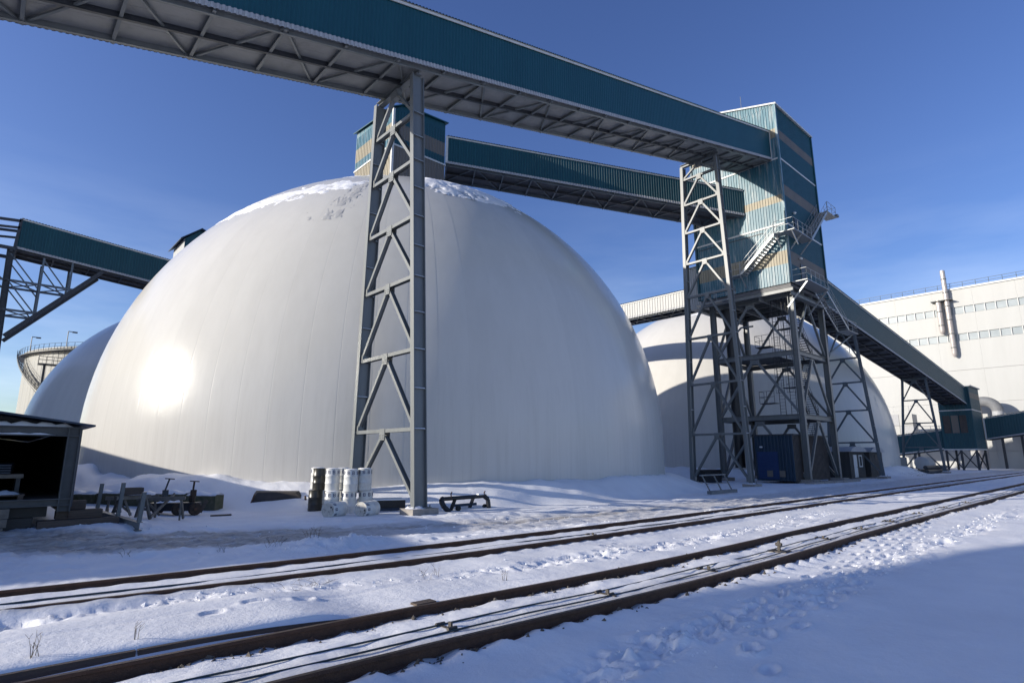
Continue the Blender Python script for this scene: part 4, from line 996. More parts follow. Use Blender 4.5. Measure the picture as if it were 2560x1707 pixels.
# ------------------------------------------------------------------ low transfer house at the end of the sloping gallery
eh = thing('transfer_house', 'small dark blue transfer house at the low end of the sloping gallery', 'transfer house', (129, 24, 0))
clad_box(eh, 124.6, 20.0, 132.6, 24.6, [(3.6, 10.1, 'blue', 'blue'), (10.28, 12.2, 'blue', 'blue'), (12.2, 13.2, 'blue', 'dark_beige'), (13.2, 14.2, 'blue', 'blue')], .4)
flashing(eh, 124.6, 20.0, 132.6, 24.6, 10.1, .18); flashing(eh, 124.6, 20.0, 132.6, 24.6, 3.4, .22)
MB().box(124.3, 19.7, 14.2, 132.9, 24.9, 14.4).build('roof', 'grey_trim', eh)
for i in range(3): MB().box(124.50, 20.9 + i * 1.15, 6.3, 124.56, 21.9 + i * 1.15, 9.3).build('louvre', 'dark_beige' if i % 2 else 'brown_sheet', eh)
for x, y in ((124.8, 20.2), (124.7, 20.2), (132.3, 20.2), (124.8, 24.4), (132.3, 24.4), (124.8, 22.3)):
    MB().beam((x, y, -.2), (x, y, 3.5), .3, .3, V(1, 0, 0)).build('leg', 'steel_d', eh)
for a, b_ in (((124.8, 20.2), (124.7, 20.2)), ((124.7, 20.2), (132.3, 20.2)), ((124.8, 20.2), (124.8, 22.3)), ((124.8, 22.3), (124.8, 24.4))):
    MB().beam((a[0], a[1], .2), (b_[0], b_[1], 3.3), .16, .16).build('brace', 'steel_d', eh); MB().beam((a[0], a[1], 3.3), (b_[0], b_[1], .2), .16, .16).build('brace', 'steel_d', eh)
gallery('low blue gallery climbing to the right edge from the transfer house', (132.0, 19.7, 5.4), (132.0, -22, 12.0), (3.4, 0, 0), 3.6, wall='blue', bay=4, pitch=.4, endtrim=0, soff='soffit_d', steel='steel_d')
gallery('low blue gallery sloping down from the transfer house behind the right dome', (124.9, 62, -1.0), (124.9, 24.7, 3.7), (3.4, 0, 0), 3.2, wall='blue', bay=4, pitch=.4, soff='soffit_d', steel='steel_d', trim='white_trim')

# bits of plant under the low end
tnk = thing('small_tank', 'small pale horizontal tank lying under the low gallery', 'tank', (112, 25, 0))
MB().lathe([(.05, -2.2), (.7, -2.05), (1.0, -1.7), (1.0, 1.7), (.7, 2.05), (.05, 2.2)], 20, (112, 25.0, 1.3), 'x').build('shell', 'white_sheet', tnk, smooth=40)
for x in (110.8, 113.2): MB().box(x - .15, 24.3, -.1, x + .15, 25.7, .7).build('saddle', 'steel_d', tnk)
pt = thing('pipe_bundle', 'dark bundle of pipes and sleepers on snow left of the far trestle', 'pipes', (96, 21, 0))
for i, (y, z) in enumerate(((20.6, .35), (21.2, .35), (20.9, .85), (21.8, .35))): MB().tube((93.0 + i * .4, y, z), (104.0 + i * .5, y, z), .26, 10).build('pipe', 'steel_d', pt)
for x in (94, 98, 102): MB().box(x, 20.1, -.1, x + .3, 22.3, .1).build('bearer', 'timber', pt)
tt = thing('water_tank', 'grey box tank lying on the snow before the far trestle', 'tank', (92, 23, 0))
MB().box(89.5, 22.6, .9, 92.6, 24.2, 2.2).build('shell', 'steel_b', tt); MB().box(89.3, 22.4, .6, 94.5, 24.4, .9).build('skid', 'steel_d', tt)

# cooling unit beside the right dome
cu = thing('cooling_unit', 'pale boxy cooling unit on a dark frame right of the far dome', 'cooling unit', (140, 37, 0))
for j in range(2):
    for i in range(4): MB().box(137.95, 31.8 + i * 2.35, 6.2 + j * 2.3, 141.5, 34.1 + i * 2.35, 8.45 + j * 2.3).build('panel', 'white_sheet' if (i + j) % 2 else 'grey_trim', cu)
for i in range(3):
    for x in (138.2, 141.2): MB().beam((x, 32.2 + i * 4.2, -.2), (x, 32.2 + i * 4.2, 6.2), .35, .35, V(1, 0, 0)).build('leg', 'steel_d', cu)
MB().box(137.8, 31.6, 5.2, 141.7, 41.6, 6.15).build('fan_deck', 'steel_d', cu)
MB().railing([(138, 31.9, 10.8), (138, 41.0, 10.8)], 1.6, 1.5, .05).build('guard_rail', 'white_trim', cu)

# ------------------------------------------------------------------ factory hall on the right
FX = 150.0
fa = thing('factory_hall', 'huge cream factory hall with two window strips at the right edge', 'building', (FX + 20, 10, 0))
FH = 37.4
rows = [(-.5, 3.4), (3.45, 13.2), (13.26, 20.0), (20.05, 26.2), (27.75, 31.95), (33.5, 37.3)]
cols_ = np.arange(-56, 77, 7.0)
for z0, z1 in rows:
    for y in cols_: MB().box(FX + (.0 if z0 > 5 else -.25), y + .006, z0, FX + 1, y + 6.994, z1).build('wall_panel', 'white_sheet', fa)
MB().box(FX + 1.002, -56, -.5, FX + 60, 77, FH - .2).build('core', 'white_sheet', fa)
MB().box(FX - .25, -56.2, FH - .12, FX + 1.5, 77.2, FH + .25).build('parapet', 'white_trim', fa)
for z0, z1 in ((26.22, 27.73), (31.97, 33.48)):
    for i, y in enumerate(np.arange(-56, 76.5, 1.75)):
        wdn = MB().box(FX + .18, y + .10, z0 + .05, FX + .9, y + 1.65, z1 - .05).build('window', 'glass', fa)
        MB().box(FX - .02, y + 1.68, z0, FX + .6, y + 1.82, z1).build('mullion', 'white_trim', wdn)
for y in cols_[::1]: MB().box(FX - .3, y - .09, 3.5, FX - .004, y + .09, 13.1).build('pilaster', 'grey_trim', fa)
b = MB(); b.railing([(FX + .3, -50, FH + .25), (FX + .3, 75, FH + .25)], 1.2, 2.2, .05); b.build('roof_rail', 'steel_b', fa)
MB().box(FX + 2, 2, FH, FX + 12, 10.5, FH + 4.2).build('roof_plant_room', 'white_sheet', fa)
for y, z0, z1, r in ((25.3, 23.6, 41.7, .46), (26.8, 28.6, 35.3, .5)):
    st_ = MB().lathe([(.1, -.8), (r * .75, -.55), (r, 0), (r, z1 - z0)], 16, (FX - r - .35, y, z0)).build('flue', 'duct', fa, smooth=40)
    bnd = MB()
    for z in np.arange(z0 + 1.2, z1, 3.0): bnd.lathe([(r + .04, -.12), (r + .06, 0), (r + .04, .12)], 16, (FX - r - .35, y, z))
    bnd.build('flue_collar', 'steel', st_)
b = MB().box(FX - 1.7, 24.3, 35.0, FX - .05, 28.0, 35.15); b.build('flue_platform', 'steel_d', fa)
# wide duct elbow and grey annex low on the wall
du = thing('duct_elbow', 'fat pale duct bending down against the factory wall', 'duct', (FX - 4, 20, 0))
pts = [V(FX - 4, 24.6, 13.0)] + [V(FX - 4, 21.4 - 2.0 * math.sin(t), 11.0 + 2.0 * math.cos(t)) for t in np.linspace(0, math.pi / 2, 12)] + [V(FX - 4, 19.4, 6.5)]
b = MB(); nn_ = 16
for i, p in enumerate(pts):
    d_ = (pts[min(i + 1, len(pts) - 1)] - pts[max(i - 1, 0)]).normalized(); c2 = d_.cross(V(1, 0, 0))
    b.v += [tuple(p + V(1, 0, 0) * .95 * math.cos(2 * math.pi * k / nn_) + c2 * .95 * math.sin(2 * math.pi * k / nn_)) for k in range(nn_)]
    if i: b.f += [((i - 1) * nn_ + k, (i - 1) * nn_ + (k + 1) % nn_, i * nn_ + (k + 1) % nn_, i * nn_ + k) for k in range(nn_)]; b.build('elbow', 'grey_trim', du, smooth=40)
MB().tube((FX - 3.5, 22.6, 0), (FX - 3.5, 22.6, 12.5), .7, 12).build('riser', 'duct', du, smooth=40)
MB().box(FX - 5.5, 14.8, 7.0, FX - 2.6, 18.1, 9.0).build('fan_box', 'grey_trim', du)
MB().beam((FX - 4, 16.5, -.2), (FX - 4, 16.5, 7.0), .4, .4, V(1, 0, 0)).build('post', 'steel_d', du); MB().beam((FX - 4, 19.4, -.2), (FX - 4, 19.4, 6.5), .4, .4, V(1, 0, 0)).build('post', 'steel_d', du)

# ------------------------------------------------------------------ storage tank at the left
tc_ = (32.7, 156.6); TR, TH = 27.8, 23.2
ta = thing('storage_tank', 'pale vertical storage tank with stair and railing behind the shaded dome', 'tank', (tc_[0], tc_[1], 0))
b = MB(); N = 120
for i in range(N):
    t0_, t1_ = 2*math.pi*i/N, 2*math.pi*(i+1)/N
    for t in (t0_, t0_ + (t1_-t0_)*.4, t0_ + (t1_-t0_)*.5, t0_ + (t1_-t0_)*.9):
        r = TR + (.04 if (t - t0_) > (t1_-t0_)*.45 else 0); b.v += [(tc_[0]+r*math.cos(t), tc_[1]+r*math.sin(t), -.3), (tc_[0]+r*math.cos(t), tc_[1]+r*math.sin(t), TH)]
nn = len(b.v) // 2; b.f = [(2*i, 2*((i+1) % nn), 2*((i+1) % nn)+1, 2*i+1) for i in range(nn)]
b.build('shell', 'tank', ta, fix=False)
MB().lathe([(TR + .35, TH - .3), (TR + .35, TH + .1), (TR - 6, TH + 1.0), (.5, TH + 2.4)], 96, (tc_[0], tc_[1], 0)).build('roof', 'tank', ta)
MB().lathe([(TR + .13, TH - .75), (TR + 1.1, TH - .7), (TR + 1.1, TH - .58), (TR + .13, TH - .58)], 96, (tc_[0], tc_[1], 0)).build('rim_walkway', 'steel_d', ta)
b = MB(); pr = None
for i in range(121):
    t = R_(150 + i * 1.5); p = V(tc_[0] + (TR + 1.05) * math.cos(t), tc_[1] + (TR + 1.05) * math.sin(t), TH - .58)
    if i % 2 == 0: b.tube(p, p + V(0, 0, 1.3), .05, 4)
    if pr: b.tube(pr + V(0, 0, 1.3), p + V(0, 0, 1.3), .045, 4); b.tube(pr + V(0, 0, .7), p + V(0, 0, .7), .035, 4)
    pr = p
b.build('rim_rail', 'steel_b', ta)
sp = MB(); tr_ = MB(); a0, a1 = R_(183), R_(222)
for i in range(60):
    f = i / 59; t = a0 + (a1 - a0) * f; z = TH - .6 - 12.5 * f
    p = V(tc_[0] + (TR + .2) * math.cos(t), tc_[1] + (TR + .2) * math.sin(t), z); q = V(tc_[0] + (TR + 1.4) * math.cos(t), tc_[1] + (TR + 1.4) * math.sin(t), z)
    tr_.beam(p, q, .06, .4, UP)
    if i: sp.beam(pq, q, .35, .08, UP); sp.tube(pq + UP * 1.2, q + UP * 1.2, .05, 4); sp.tube(pq + UP * .65, q + UP * .65, .04, 4)
    if i % 4 == 0: sp.tube(q, q + UP * 1.2, .05, 4); sp.beam(q - UP * .2, p - UP * 1.5, .1, .1)
    pq = q
s_ = sp.build('spiral_stair', 'steel_d', ta); tr_.build('treads', 'steel_d', s_)
t = R_(214); c_ = V(tc_[0] + (TR + 1.3) * math.cos(t), tc_[1] + (TR + 1.3) * math.sin(t), TH - 3.6)
b = MB().box(c_.x - 2.2, c_.y - 1.2, c_.z - .15, c_.x + 2.2, c_.y + 1.2, c_.z); b.railing([(c_.x - 2.2, c_.y + 1, c_.z), (c_.x - 2.2, c_.y - 1.2, c_.z), (c_.x + 2.2, c_.y - 1.2, c_.z)], 1.3, 1.1, .06)
for x in (-1.2, 1.6): b.tube((c_.x + x, c_.y, -.2), (c_.x + x, c_.y, c_.z), .22, 8)
b.build('side_platform', 'steel_d', ta)
b = MB()
for dg in (190, 216):
    t = R_(dg); p = V(tc_[0] + TR * math.cos(t), tc_[1] + TR * math.sin(t), TH)
    b.tube(p, p + V(0, 0, 3.2), .08, 5); b.tube(p + V(0, 0, 3.2), p + V(1.0, -.4, 3.1), .08, 5); b.box(p.x + .6, p.y - .7, 2.95 + TH, p.x + 1.4, p.y - .1, 3.15 + TH)
b.build('lamp_post', 'steel_d', ta)

# ------------------------------------------------------------------ hall left of the picture (its shade lies on the left dome)
of = thing('side_hall', 'tall white hall standing out of view to the left', 'building', (-40, 112, 0))
for i, y in enumerate(np.arange(92, 136, 7.3)):
    for z0, z1 in ((-.3, 11), (11.05, 22), (22.05, 36)): MB().box(-19, y + .02, z0, -18, y + 7.27, z1).build('wall_panel', 'white_sheet', of)
MB().box(-70, 92.02, -.3, -19.002, 135.8, 35.8).build('core', 'white_sheet', of)
MB().box(-70.3, 91.8, 35.82, -17.8, 136, 36.2).build('roof', 'grey_trim', of)

sb = thing('side_store', 'long grey store standing out of view left of the workshop shed', 'building', (-10, 22.5, 0))
q0, q1 = V(-11.2, 22.8, 0), V(-5.6, 52, 0); qn = V(-(q1 - q0).y, (q1 - q0).x, 0).normalized() * 9; sh_ = 6.1
for k in range(4):
    a, c_ = q0.lerp(q1, k / 4), q0.lerp(q1, (k + 1) / 4)
    MB().corr(a, c_, c_ + UP * sh_, a + UP * sh_, -qn, .4, .06).build('wall_sheet', 'grey_trim', sb)
MB().hexa([q0, q1, q1 + qn, q0 + qn, q0 + UP * (sh_ - .02), q1 + UP * (sh_ - .02), q1 + qn + UP * (sh_ - .02), q0 + qn + UP * (sh_ - .02)]).build('core', 'grey_trim', sb)
MB().hexa([q0 - qn * .03 + UP * sh_, q1 - qn * .03 + UP * sh_, q1 + qn * .5 + UP * (sh_ + 1.0), q0 + qn * .5 + UP * (sh_ + 1.0), q0 - qn * .03 + UP * (sh_ + .1), q1 - qn * .03 + UP * (sh_ + .1), q1 + qn * .5 + UP * (sh_ + 1.1), q0 + qn * .5 + UP * (sh_ + 1.1)]).build('roof', 'navy_roof', sb)

# ------------------------------------------------------------------ open workshop shed
sh = thing('workshop_shed', 'dark open-fronted workshop shed on timbers at the lower left', 'shed', (0, 21.4, .4))
SY, SX0, SX1, SYE = 21.0, -2.3, 2.15, 46.0
ZF, ZE, ZR = 1.06, 3.05, 3.42
for x in (SX0, SX1 - .12): MB().ibeam((x, SY + .12, .70), (x, SY + .12, ZE), V(1, 0, 0), .3, .26, .03, .03).build('column', 'shed_steel', sh)
MB().ibeam((SX0 - .15, SY + .1, .96), (SX1 + .04, SY + .1, .96), UP, .2, .22, .03, .03).build('sill_beam', 'shed_steel', sh)
MB().ibeam((SX0 - .15, SY + .1, ZE - .13), (SX1 + .04, SY + .1, ZE - .13), UP, .26, .22, .03, .03).build('lintel_beam', 'shed_steel', sh)
for x, nm in ((SX0 - .1, -1), (SX1 + .06, 1)):
    MB().corr((x, SY + .25, .8), (x, SYE, .8), (x, SYE, ZE), (x, SY + .25, ZE), (nm, 0, 0), .3, .04).build('side_wall', 'navy_roof', sh)
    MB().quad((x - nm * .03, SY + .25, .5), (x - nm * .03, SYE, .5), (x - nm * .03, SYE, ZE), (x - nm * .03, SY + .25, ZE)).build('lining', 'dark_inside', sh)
xm = (SX0 + SX1) / 2
b = MB()
for xa, za, xb, zb_ in ((SX0 - .5, ZE - .02, xm, ZR), (xm, ZR, SX1 + .32, ZE + .02)):
    b.hexa([(xa, SY - .3, za), (xb, SY - .3, zb_), (xb, SYE, zb_), (xa, SYE, za), (xa, SY - .3, za + .05), (xb, SY - .3, zb_ + .05), (xb, SYE, zb_ + .05), (xa, SYE, za + .05)])
rf = b.build('roof', 'navy_roof', sh)
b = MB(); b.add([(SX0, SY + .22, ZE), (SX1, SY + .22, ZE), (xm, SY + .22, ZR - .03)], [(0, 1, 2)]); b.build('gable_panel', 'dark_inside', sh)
b = MB(); b.box(xm - .28, SY - .35, ZR - .16, xm + .28, SY - .05, ZR + .06); b.tube((xm - .2, SY - .36, ZR - .12), (xm - .2, SY - .36, ZR + .02), .05, 8); b.build('ridge_bracket', 'tar_black', sh)
MB().box(SX0, SY + .2, ZF - .06, SX1 - .02, SYE, ZF).build('floor', 'timber', sh)
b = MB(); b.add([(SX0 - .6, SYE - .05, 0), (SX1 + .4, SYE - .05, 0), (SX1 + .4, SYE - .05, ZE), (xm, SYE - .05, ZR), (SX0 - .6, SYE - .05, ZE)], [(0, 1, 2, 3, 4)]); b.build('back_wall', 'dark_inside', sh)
def snow_ridge(parent, x0, x1, y0, y1, z, h, n=26, sd=1):
    b = MB(); rn = random.Random(sd)
    for i in range(n + 1):
        x = x0 + (x1 - x0) * i / n; k = h * (0.35 + .65 * abs(math.sin(i * .7 + sd)) * rn.uniform(.6, 1.0)) * min(1, min(i, n - i) / 2)
        b.v += [(x, y0, z), (x, (y0 * .7 + y1 * .3), z + k), (x, (y0 + y1) / 2, z + k * 1.1), (x, y1, z)]
        if i: b.f += [(4*i-4+j, 4*i+j, 4*i+j+1, 4*i-3+j) for j in range(3)]
    return b.build('snow_ridge', 'snow', parent, smooth=True)
snow_ridge(sh, SX0, SX1 - .15, SY - .02, SY + .2, ZE + .005, .13, 40, 3); snow_ridge(sh, SX0, SX1 - .55, SY - .01, SY + .07, ZE - .228, .05, 34, 5)
# things inside the shed
wb = thing('workbench', 'cluttered workbench with blue sheets inside the dark shed', 'workbench', (.7, 23, ZF))
MB().box(-.6, 22.2, ZF + .55, 1.1, 23.6, ZF + .66).build('top', 'timber_g', wb)
for x in (-.5, 1.0): MB().box(x - .05, 22.3, ZF, x + .05, 23.5, ZF + .55).build('leg', 'steel_d', wb)
for i in range(4): MB().hexa([(-.5, 22.3, ZF + .68 + i*.07), (.8, 22.3, ZF + .68 + i*.07), (.9, 23.3, ZF + .74 + i*.07), (-.4, 23.3, ZF + .74 + i*.07), (-.5, 22.3, ZF + .72 + i*.07), (.8, 22.3, ZF + .72 + i*.07), (.9, 23.3, ZF + .78 + i*.07), (-.4, 23.3, ZF + .78 + i*.07)]).build('sheet', 'navy_roof', wb)
pal = thing('snowy_pallet', 'low timber pallet dusted with snow at the shed mouth', 'pallet', (.4, 21.3, ZF))
for i in range(5): MB().box(-1.2, 21.25 + i * .22, ZF + .1, 1.15, 21.43 + i * .22, ZF + .13).build('board', 'timber', pal)
for i in range(3): MB().box(-1.2 + i * 1.1, 21.25, ZF, -1.08 + i * 1.1, 22.3, ZF + .1).build('bearer', 'timber', pal)
snow_ridge(pal, -1.1, 1.05, 21.35, 22.2, ZF + .13, .12, 30, 9)
# timbers carrying the shed
for k, (x0_, x1_, y0_, y1_, z0_, z1_, lb) in enumerate(((-2.6, .78, 20.75, 21.15, .16, .36, 'pale squared timber bearer lowest under the shed front'), (-2.6, .84, 20.8, 21.2, .37, .58, 'pale squared timber bearer in the middle under the shed front'), (-2.6, .86, 20.85, 21.2, .59, .84, 'pale squared timber bearer just under the shed sill'),
        (1.5, 3.4, 21.05, 21.45, .20, .46, 'dark timber bearer sticking out at the shed corner'), (1.9, 3.0, 21.3, 21.7, .47, .70, 'short dark timber block at the shed corner, middle one'), (1.95, 2.6, 21.5, 21.9, .71, .95, 'short dark timber block at the shed corner, uppermost'))):
    tag(MB().box(x0_, y0_, z0_, x1_, y1_, z1_).build('timber_bearer', 'timber_g' if k < 3 else 'timber'), lb, 'timber', 'shed timbers')
tag(MB().box(-2.6, 21.25, -.3, 1.4, 30, .55).box(-2.0, 21.5, .55, 1.7, 29, .82).build('shade_fill', 'tar_black'), 'black fill standing for shade in the gap below the shed', 'shade_fill')  # solid black fill put in for the shade under the shed floor

# ------------------------------------------------------------------ clutter beside the shed
af = thing('angle_frame', 'grey steel frame with three uprights lying in snow right of the shed', 'steel frame', (3.4, 22, .3))
pa, pb_ = V(3.15, 24.0, .40), V(3.72, 19.9, .26)
MB().ibeam(pa, pb_, UP, .24, .16, .02, .02).build('base_beam', 'steel', af)
for f, h_ in ((.06, .95), (.55, 1.1), (.985, .95)):
    p = pa.lerp(pb_, f); MB().beam(p + UP * .1, p + V(.05, 0, h_), .14, .10, V(0, 1, 0)).build('upright', 'steel', af)
def trestle(x, y, ang, ln, h_, lb, m='timber_g'):
    t = thing('timber_trestle', lb, 'trestle', (x, y, tz(x, y)), 'timber trestles'); z0 = tz(x, y) - .05; u = V(math.cos(ang), math.sin(ang), 0); n_ = V(-u.y, u.x, 0)
    a, b_ = V(x, y, z0 + h_) - u * ln / 2, V(x, y, z0 + h_) + u * ln / 2
    MB().beam(a, b_, .12, .16).build('top_beam', m, t)
    for p, k in ((a, 1), (b_, -1)):
        q = p + u * .12 * k
        for s_ in (-1, 1): MB().beam(q - UP * .05, V(q.x, q.y, z0) + n_ * s_ * .28 - u * .06 * k, .09, .06).build('leg', m, t)
        MB().beam(q - UP * .42 + n_ * .2, q - UP * .42 - n_ * .2, .08, .03).build('tie', m, t)
    MB().beam(a - UP * .08 + u * .3, V(x, y, z0 + .15), .07, .04).build('brace', m, t)
    return t
trestle(5.05, 23.9, R_(-25), 1.5, .72, 'pale timber trestle furthest right beside the shed')
trestle(4.3, 24.6, R_(-12), 1.6, .70, 'pale timber trestle between the shed frame and the others')
trestle(4.05, 23.2, R_(20), 1.1, .74, 'short timber trestle carrying a dark block')
tag(MB().box(3.75, 22.95, tz(4.05, 23.2) + .78, 4.3, 23.4, tz(4.05, 23.2) + 1.0).build('timber_block', 'timber'), 'dark square timber block resting on a trestle', 'timber')
b = MB(); b.beam((4.6, 23.0, tz(4.6, 23) + .1), (5.6, 24.6, tz(5, 24) + .75), .09, .05); tag(b.build('leaning_plank', 'timber_g'), 'pale plank leaning across the trestles', 'plank')
# row of mossy concrete blocks holding back the snow
p0, p1 = V(3.2, 32.6, 0), V(7.7, 26.9, 0); u = (p1 - p0).normalized(); n_ = V(-u.y, u.x, 0); L_ = (p1 - p0).length
blb = ['leftmost mossy concrete block below the snow bank', 'second mossy concrete block from the left below the snow bank', 'middle mossy concrete block below the snow bank', 'fourth mossy concrete block below the snow bank', 'rightmost mossy concrete block with a green stained end']
for i in range(5):
    a = p0 + u * (L_ * i / 5 + .03); c_ = p0 + u * (L_ * (i + 1) / 5 - .03); zz = .02; h_ = .62 + .05 * (i % 2)
    b = MB(); b.hexa([a + V(0, 0, zz), c_ + V(0, 0, zz), c_ + n_ * .55 + V(0, 0, zz), a + n_ * .55 + V(0, 0, zz), a + V(0, 0, h_), c_ + V(0, 0, h_), c_ + n_ * .55 + V(0, 0, h_), a + n_ * .55 + V(0, 0, h_)])
    k_ = thing('concrete_block', blb[i], 'concrete block', a, 'mossy concrete blocks'); b.build('body', 'moss', k_)
    s_ = MB(); q = 8
    for j in range(q + 1):
        p = a.lerp(c_, j / q); e = .10 * (.5 + .5 * math.sin(j * 1.3 + i)) * min(1, min(j, q - j) + .2)
        s_.v += [p + V(0, 0, h_ - .02) - n_ * .02, p + V(0, 0, h_ + .03 + e) + n_ * .1, p + V(0, 0, h_ + .06 + e) + n_ * .35, p + V(0, 0, h_ + .02) + n_ * .6]
        if j: s_.f += [(4*j-4+m_, 4*j+m_, 4*j+m_+1, 4*j-3+m_) for m_ in range(3)]
    s_.build('snow_cap', 'snow', k_, smooth=True)
# old rusty trolley with two screw jacks
tr = thing('rusty_trolley', 'rusty wheeled trolley with two upright screw jacks in the snow', 'trolley', (6.0, 26.0, .2))
zt_ = tz(6, 26)
MB().beam((5.3, 26.5, zt_ + .33), (6.7, 25.55, zt_ + .33), .3, .55).build('deck', 'tar_black', tr)
for x, y in ((6.05, 25.75), (6.55, 25.4), (5.6, 26.9)):
    wh = MB().lathe([(.05, -.07), (.2, -.07), (.24, -.03), (.24, .03), (.2, .07), (.05, .07)], 16, (x, y, zt_ + .24), 'y').build('wheel', 'rust_o', tr)
    MB().lathe([(.02, -.1), (.06, -.1), (.06, .1), (.02, .1)], 10, (x, y, zt_ + .24), 'y').build('hub', 'rust', wh)
for x, y, tl in ((5.65, 26.35, .12), (6.5, 25.75, .02)):
    j = MB(); j.tube((x, y, zt_ + .4), (x + .0, y, zt_ + .75), .11, 8); j.box(x - .07, y - .07, zt_ + .72, x + .12, y + .07, zt_ + .95); j.tube((x, y, zt_ + .9), (x + tl, y, zt_ + 1.25 + tl), .035, 6)
    j.tube((x - .16 + tl, y, zt_ + 1.27 + tl), (x + .18 + tl, y, zt_ + 1.24 + tl), .02, 6); j.build('screw_jack', 'rust_o' if tl < .1 else 'steel_d', tr)
MB().beam((6.75, 25.45, zt_ + .1), (6.95, 25.4, zt_ + .55), .12, .06).build('tail_board', 'timber', tr)
snow_ridge(tr, 5.35, 6.3, 26.05, 26.4, zt_ + .48, .08, 12, 4)
tag(MB().beam((6.9, 24.6, tz(6.9, 24.6) + .02), (7.6, 24.4, tz(7.6, 24.4) + .03), .05, .16).build('dark_plank', 'timber'), 'thin dark plank flat on the trampled snow', 'plank')
# rusty sheet jutting from the snow bank
ps = thing('rusty_sheet', 'dark rusty bent sheet jutting from the snow bank left of the drums', 'metal sheet', (10, 26.5, .3))
b = MB(); z0 = tz(9.8, 26.6)
b.hexa([(9.15, 27.0, z0 - .1), (11.0, 25.5, z0 - .12), (11.1, 26.2, z0 + .1), (9.4, 27.7, z0 + .1), (9.45, 27.1, z0 + .34), (10.7, 26.0, z0 + .33), (11.0, 26.3, z0 + .38), (9.6, 27.7, z0 + .38)]); b.build('sheet', 'brown_sheet', ps)
MB().beam((9.15, 27.0, z0 - .15), (9.3, 27.0, z0 + .25), .04, .05).build('bent_edge', 'rust', ps); MB().beam((11.0, 25.5, z0 - .15), (10.95, 25.5, z0 + .2), .05, .1).build('bent_edge', 'rust_o', ps)

# ------------------------------------------------------------------ drums
BSTROKES = [((0, 0), (.023, .14)), ((.023, 0), (.075, .021)), ((.023, .060), (.072, .081)), ((.023, .119), (.072, .14)), ((.076, .016), (.098, .064)), ((.071, .078), (.093, .126))]
BTRI = [((.075, 0), (.098, .016), (.075, .016)), ((.072, .0705), (.098, .064), (.07, .064)), ((.072, .0705), (.066, .078), (.093, .078)), ((.072, .126), (.093, .126), (.072, .14))]
def drum_letters(count=9, start=0.0):
    b = MB(); r = .2935
    for k in range(count):
        th0 = 2 * math.pi * k / count + start
        def P(x, z): t = th0 - x / .29 * -1; return (r * math.cos(t), r * math.sin(t), .665 + z)
        for (x0_, z0_), (x1_, z1_) in BSTROKES:
            n = max(1, int((x1_ - x0_) / .02))
            for i in range(n):
                xa, xb = x0_ + (x1_ - x0_) * i / n, x0_ + (x1_ - x0_) * (i + 1) / n; b.quad(P(xa, z0_), P(xb, z0_), P(xb, z1_), P(xa, z1_))
        for t3 in BTRI: b.add([P(*q) for q in t3], [(0, 1, 2)])
    return b.mesh('lettering')
dprof = [(.29, 0), (.295, .006), (.295, .022), (.286, .03), (.286, .275), (.296, .29), (.296, .302), (.286, .317), (.286, .56), (.296, .575), (.296, .587), (.286, .602), (.286, .85), (.295, .858), (.295, .876), (.288, .88), (.278, .878), (.276, .862), (.02, .862)]
DM = {}
for c_, mm in (('white', 'white_drum'), ('black', 'black_drum')):
    me = MB().lathe(dprof, 32).mesh('drum_body'); me.materials.append(M[mm]); me.shade_smooth(); me.set_sharp_from_angle(angle=R_(35)); DM[c_] = me
LET = [drum_letters(9, s_) for s_ in (0, .25, .48)]
for m_ in LET: m_.materials.append(M['navy'])
cap = MB(); N = 20
for i in range(N): a = 2 * math.pi * i / N; cap.v.append((.276 * math.cos(a), .276 * math.sin(a), .864))
for i in range(N): a = 2 * math.pi * i / N; cap.v.append((.22 * math.cos(a), .22 * math.sin(a), .893 + .008 * math.sin(3 * a)))
cap.v.append((0.02, 0, .905)); cap.f = [(i, (i+1) % N, N+(i+1) % N, N+i) for i in range(N)] + [(N+i, N+(i+1) % N, 2*N) for i in range(N)]
CAP = cap.mesh('snow_cap'); CAP.materials.append(M['snow']); CAP.shade_smooth()
LID = MB().lathe([(.274, 0), (.274, .002), (.02, .0025)], 28).mesh('lid_face'); LID.materials.append(M['drum_lid'])
BUNG = MB().lathe([(.035, 0), (.035, .018), (.02, .02)], 10, (.17, .05, 0)).mesh('bung'); BUNG.materials.append(M['steel_d'])
def drum(x, y, z, col, lb, rot=(0, 0, 0), snow=True, li=0):
    t = thing('oil_drum', lb, 'drum', (x, y, z), 'oil drums'); t.rotation_euler = rot
    def ch(nm, me, loc=(0, 0, 0), r=(0, 0, 0)):
        o = bpy.data.objects.new(nm, me); COL.objects.link(o); o.parent = t; o.location = loc; o.rotation_euler = r; return o
    ch('drum_body', DM[col])
    if col == 'white': ch('lettering', LET[li])
    if snow: ch('snow_cap', CAP)
    else: ld = ch('lid_face', LID, (0, 0, .8635)); bg_ = ch('bung', BUNG, (0, 0, .865))
    return t
HD = .882
DZ0 = tz(10.9, 23.0) - .02
gz_ = lambda x, y: DZ0
drum(10.80, 24.1, gz_(10.8, 24.1), 'black', 'lower black drum at the left end of the stack', (0, 0, 0), False)
drum(10.92, 24.05, gz_(10.8, 24.1) + HD, 'black', 'upper black drum at the left end of the stack', (0, 0, 1), False)
zb1 = gz_(11.25, 24.85); drum(11.30, 24.85, zb1, 'white', 'white lettered drum hidden low behind the black drums', (0, 0, 2), True, 1)
drum(11.16, 24.80, zb1 + HD + .02, 'white', 'white lettered drum standing behind the upper black drum', (0, 0, .3), True, 2)
zb2 = gz_(10.95, 22.85); drum(10.92, 22.80, zb2, 'white', 'lower white lettered drum just right of the black drums', (0, 0, .2), True, 0)
drum(10.98, 22.98, zb2 + HD + .015, 'white', 'upper white lettered drum just right of the black drums', (0, 0, 1.2), True, 1)
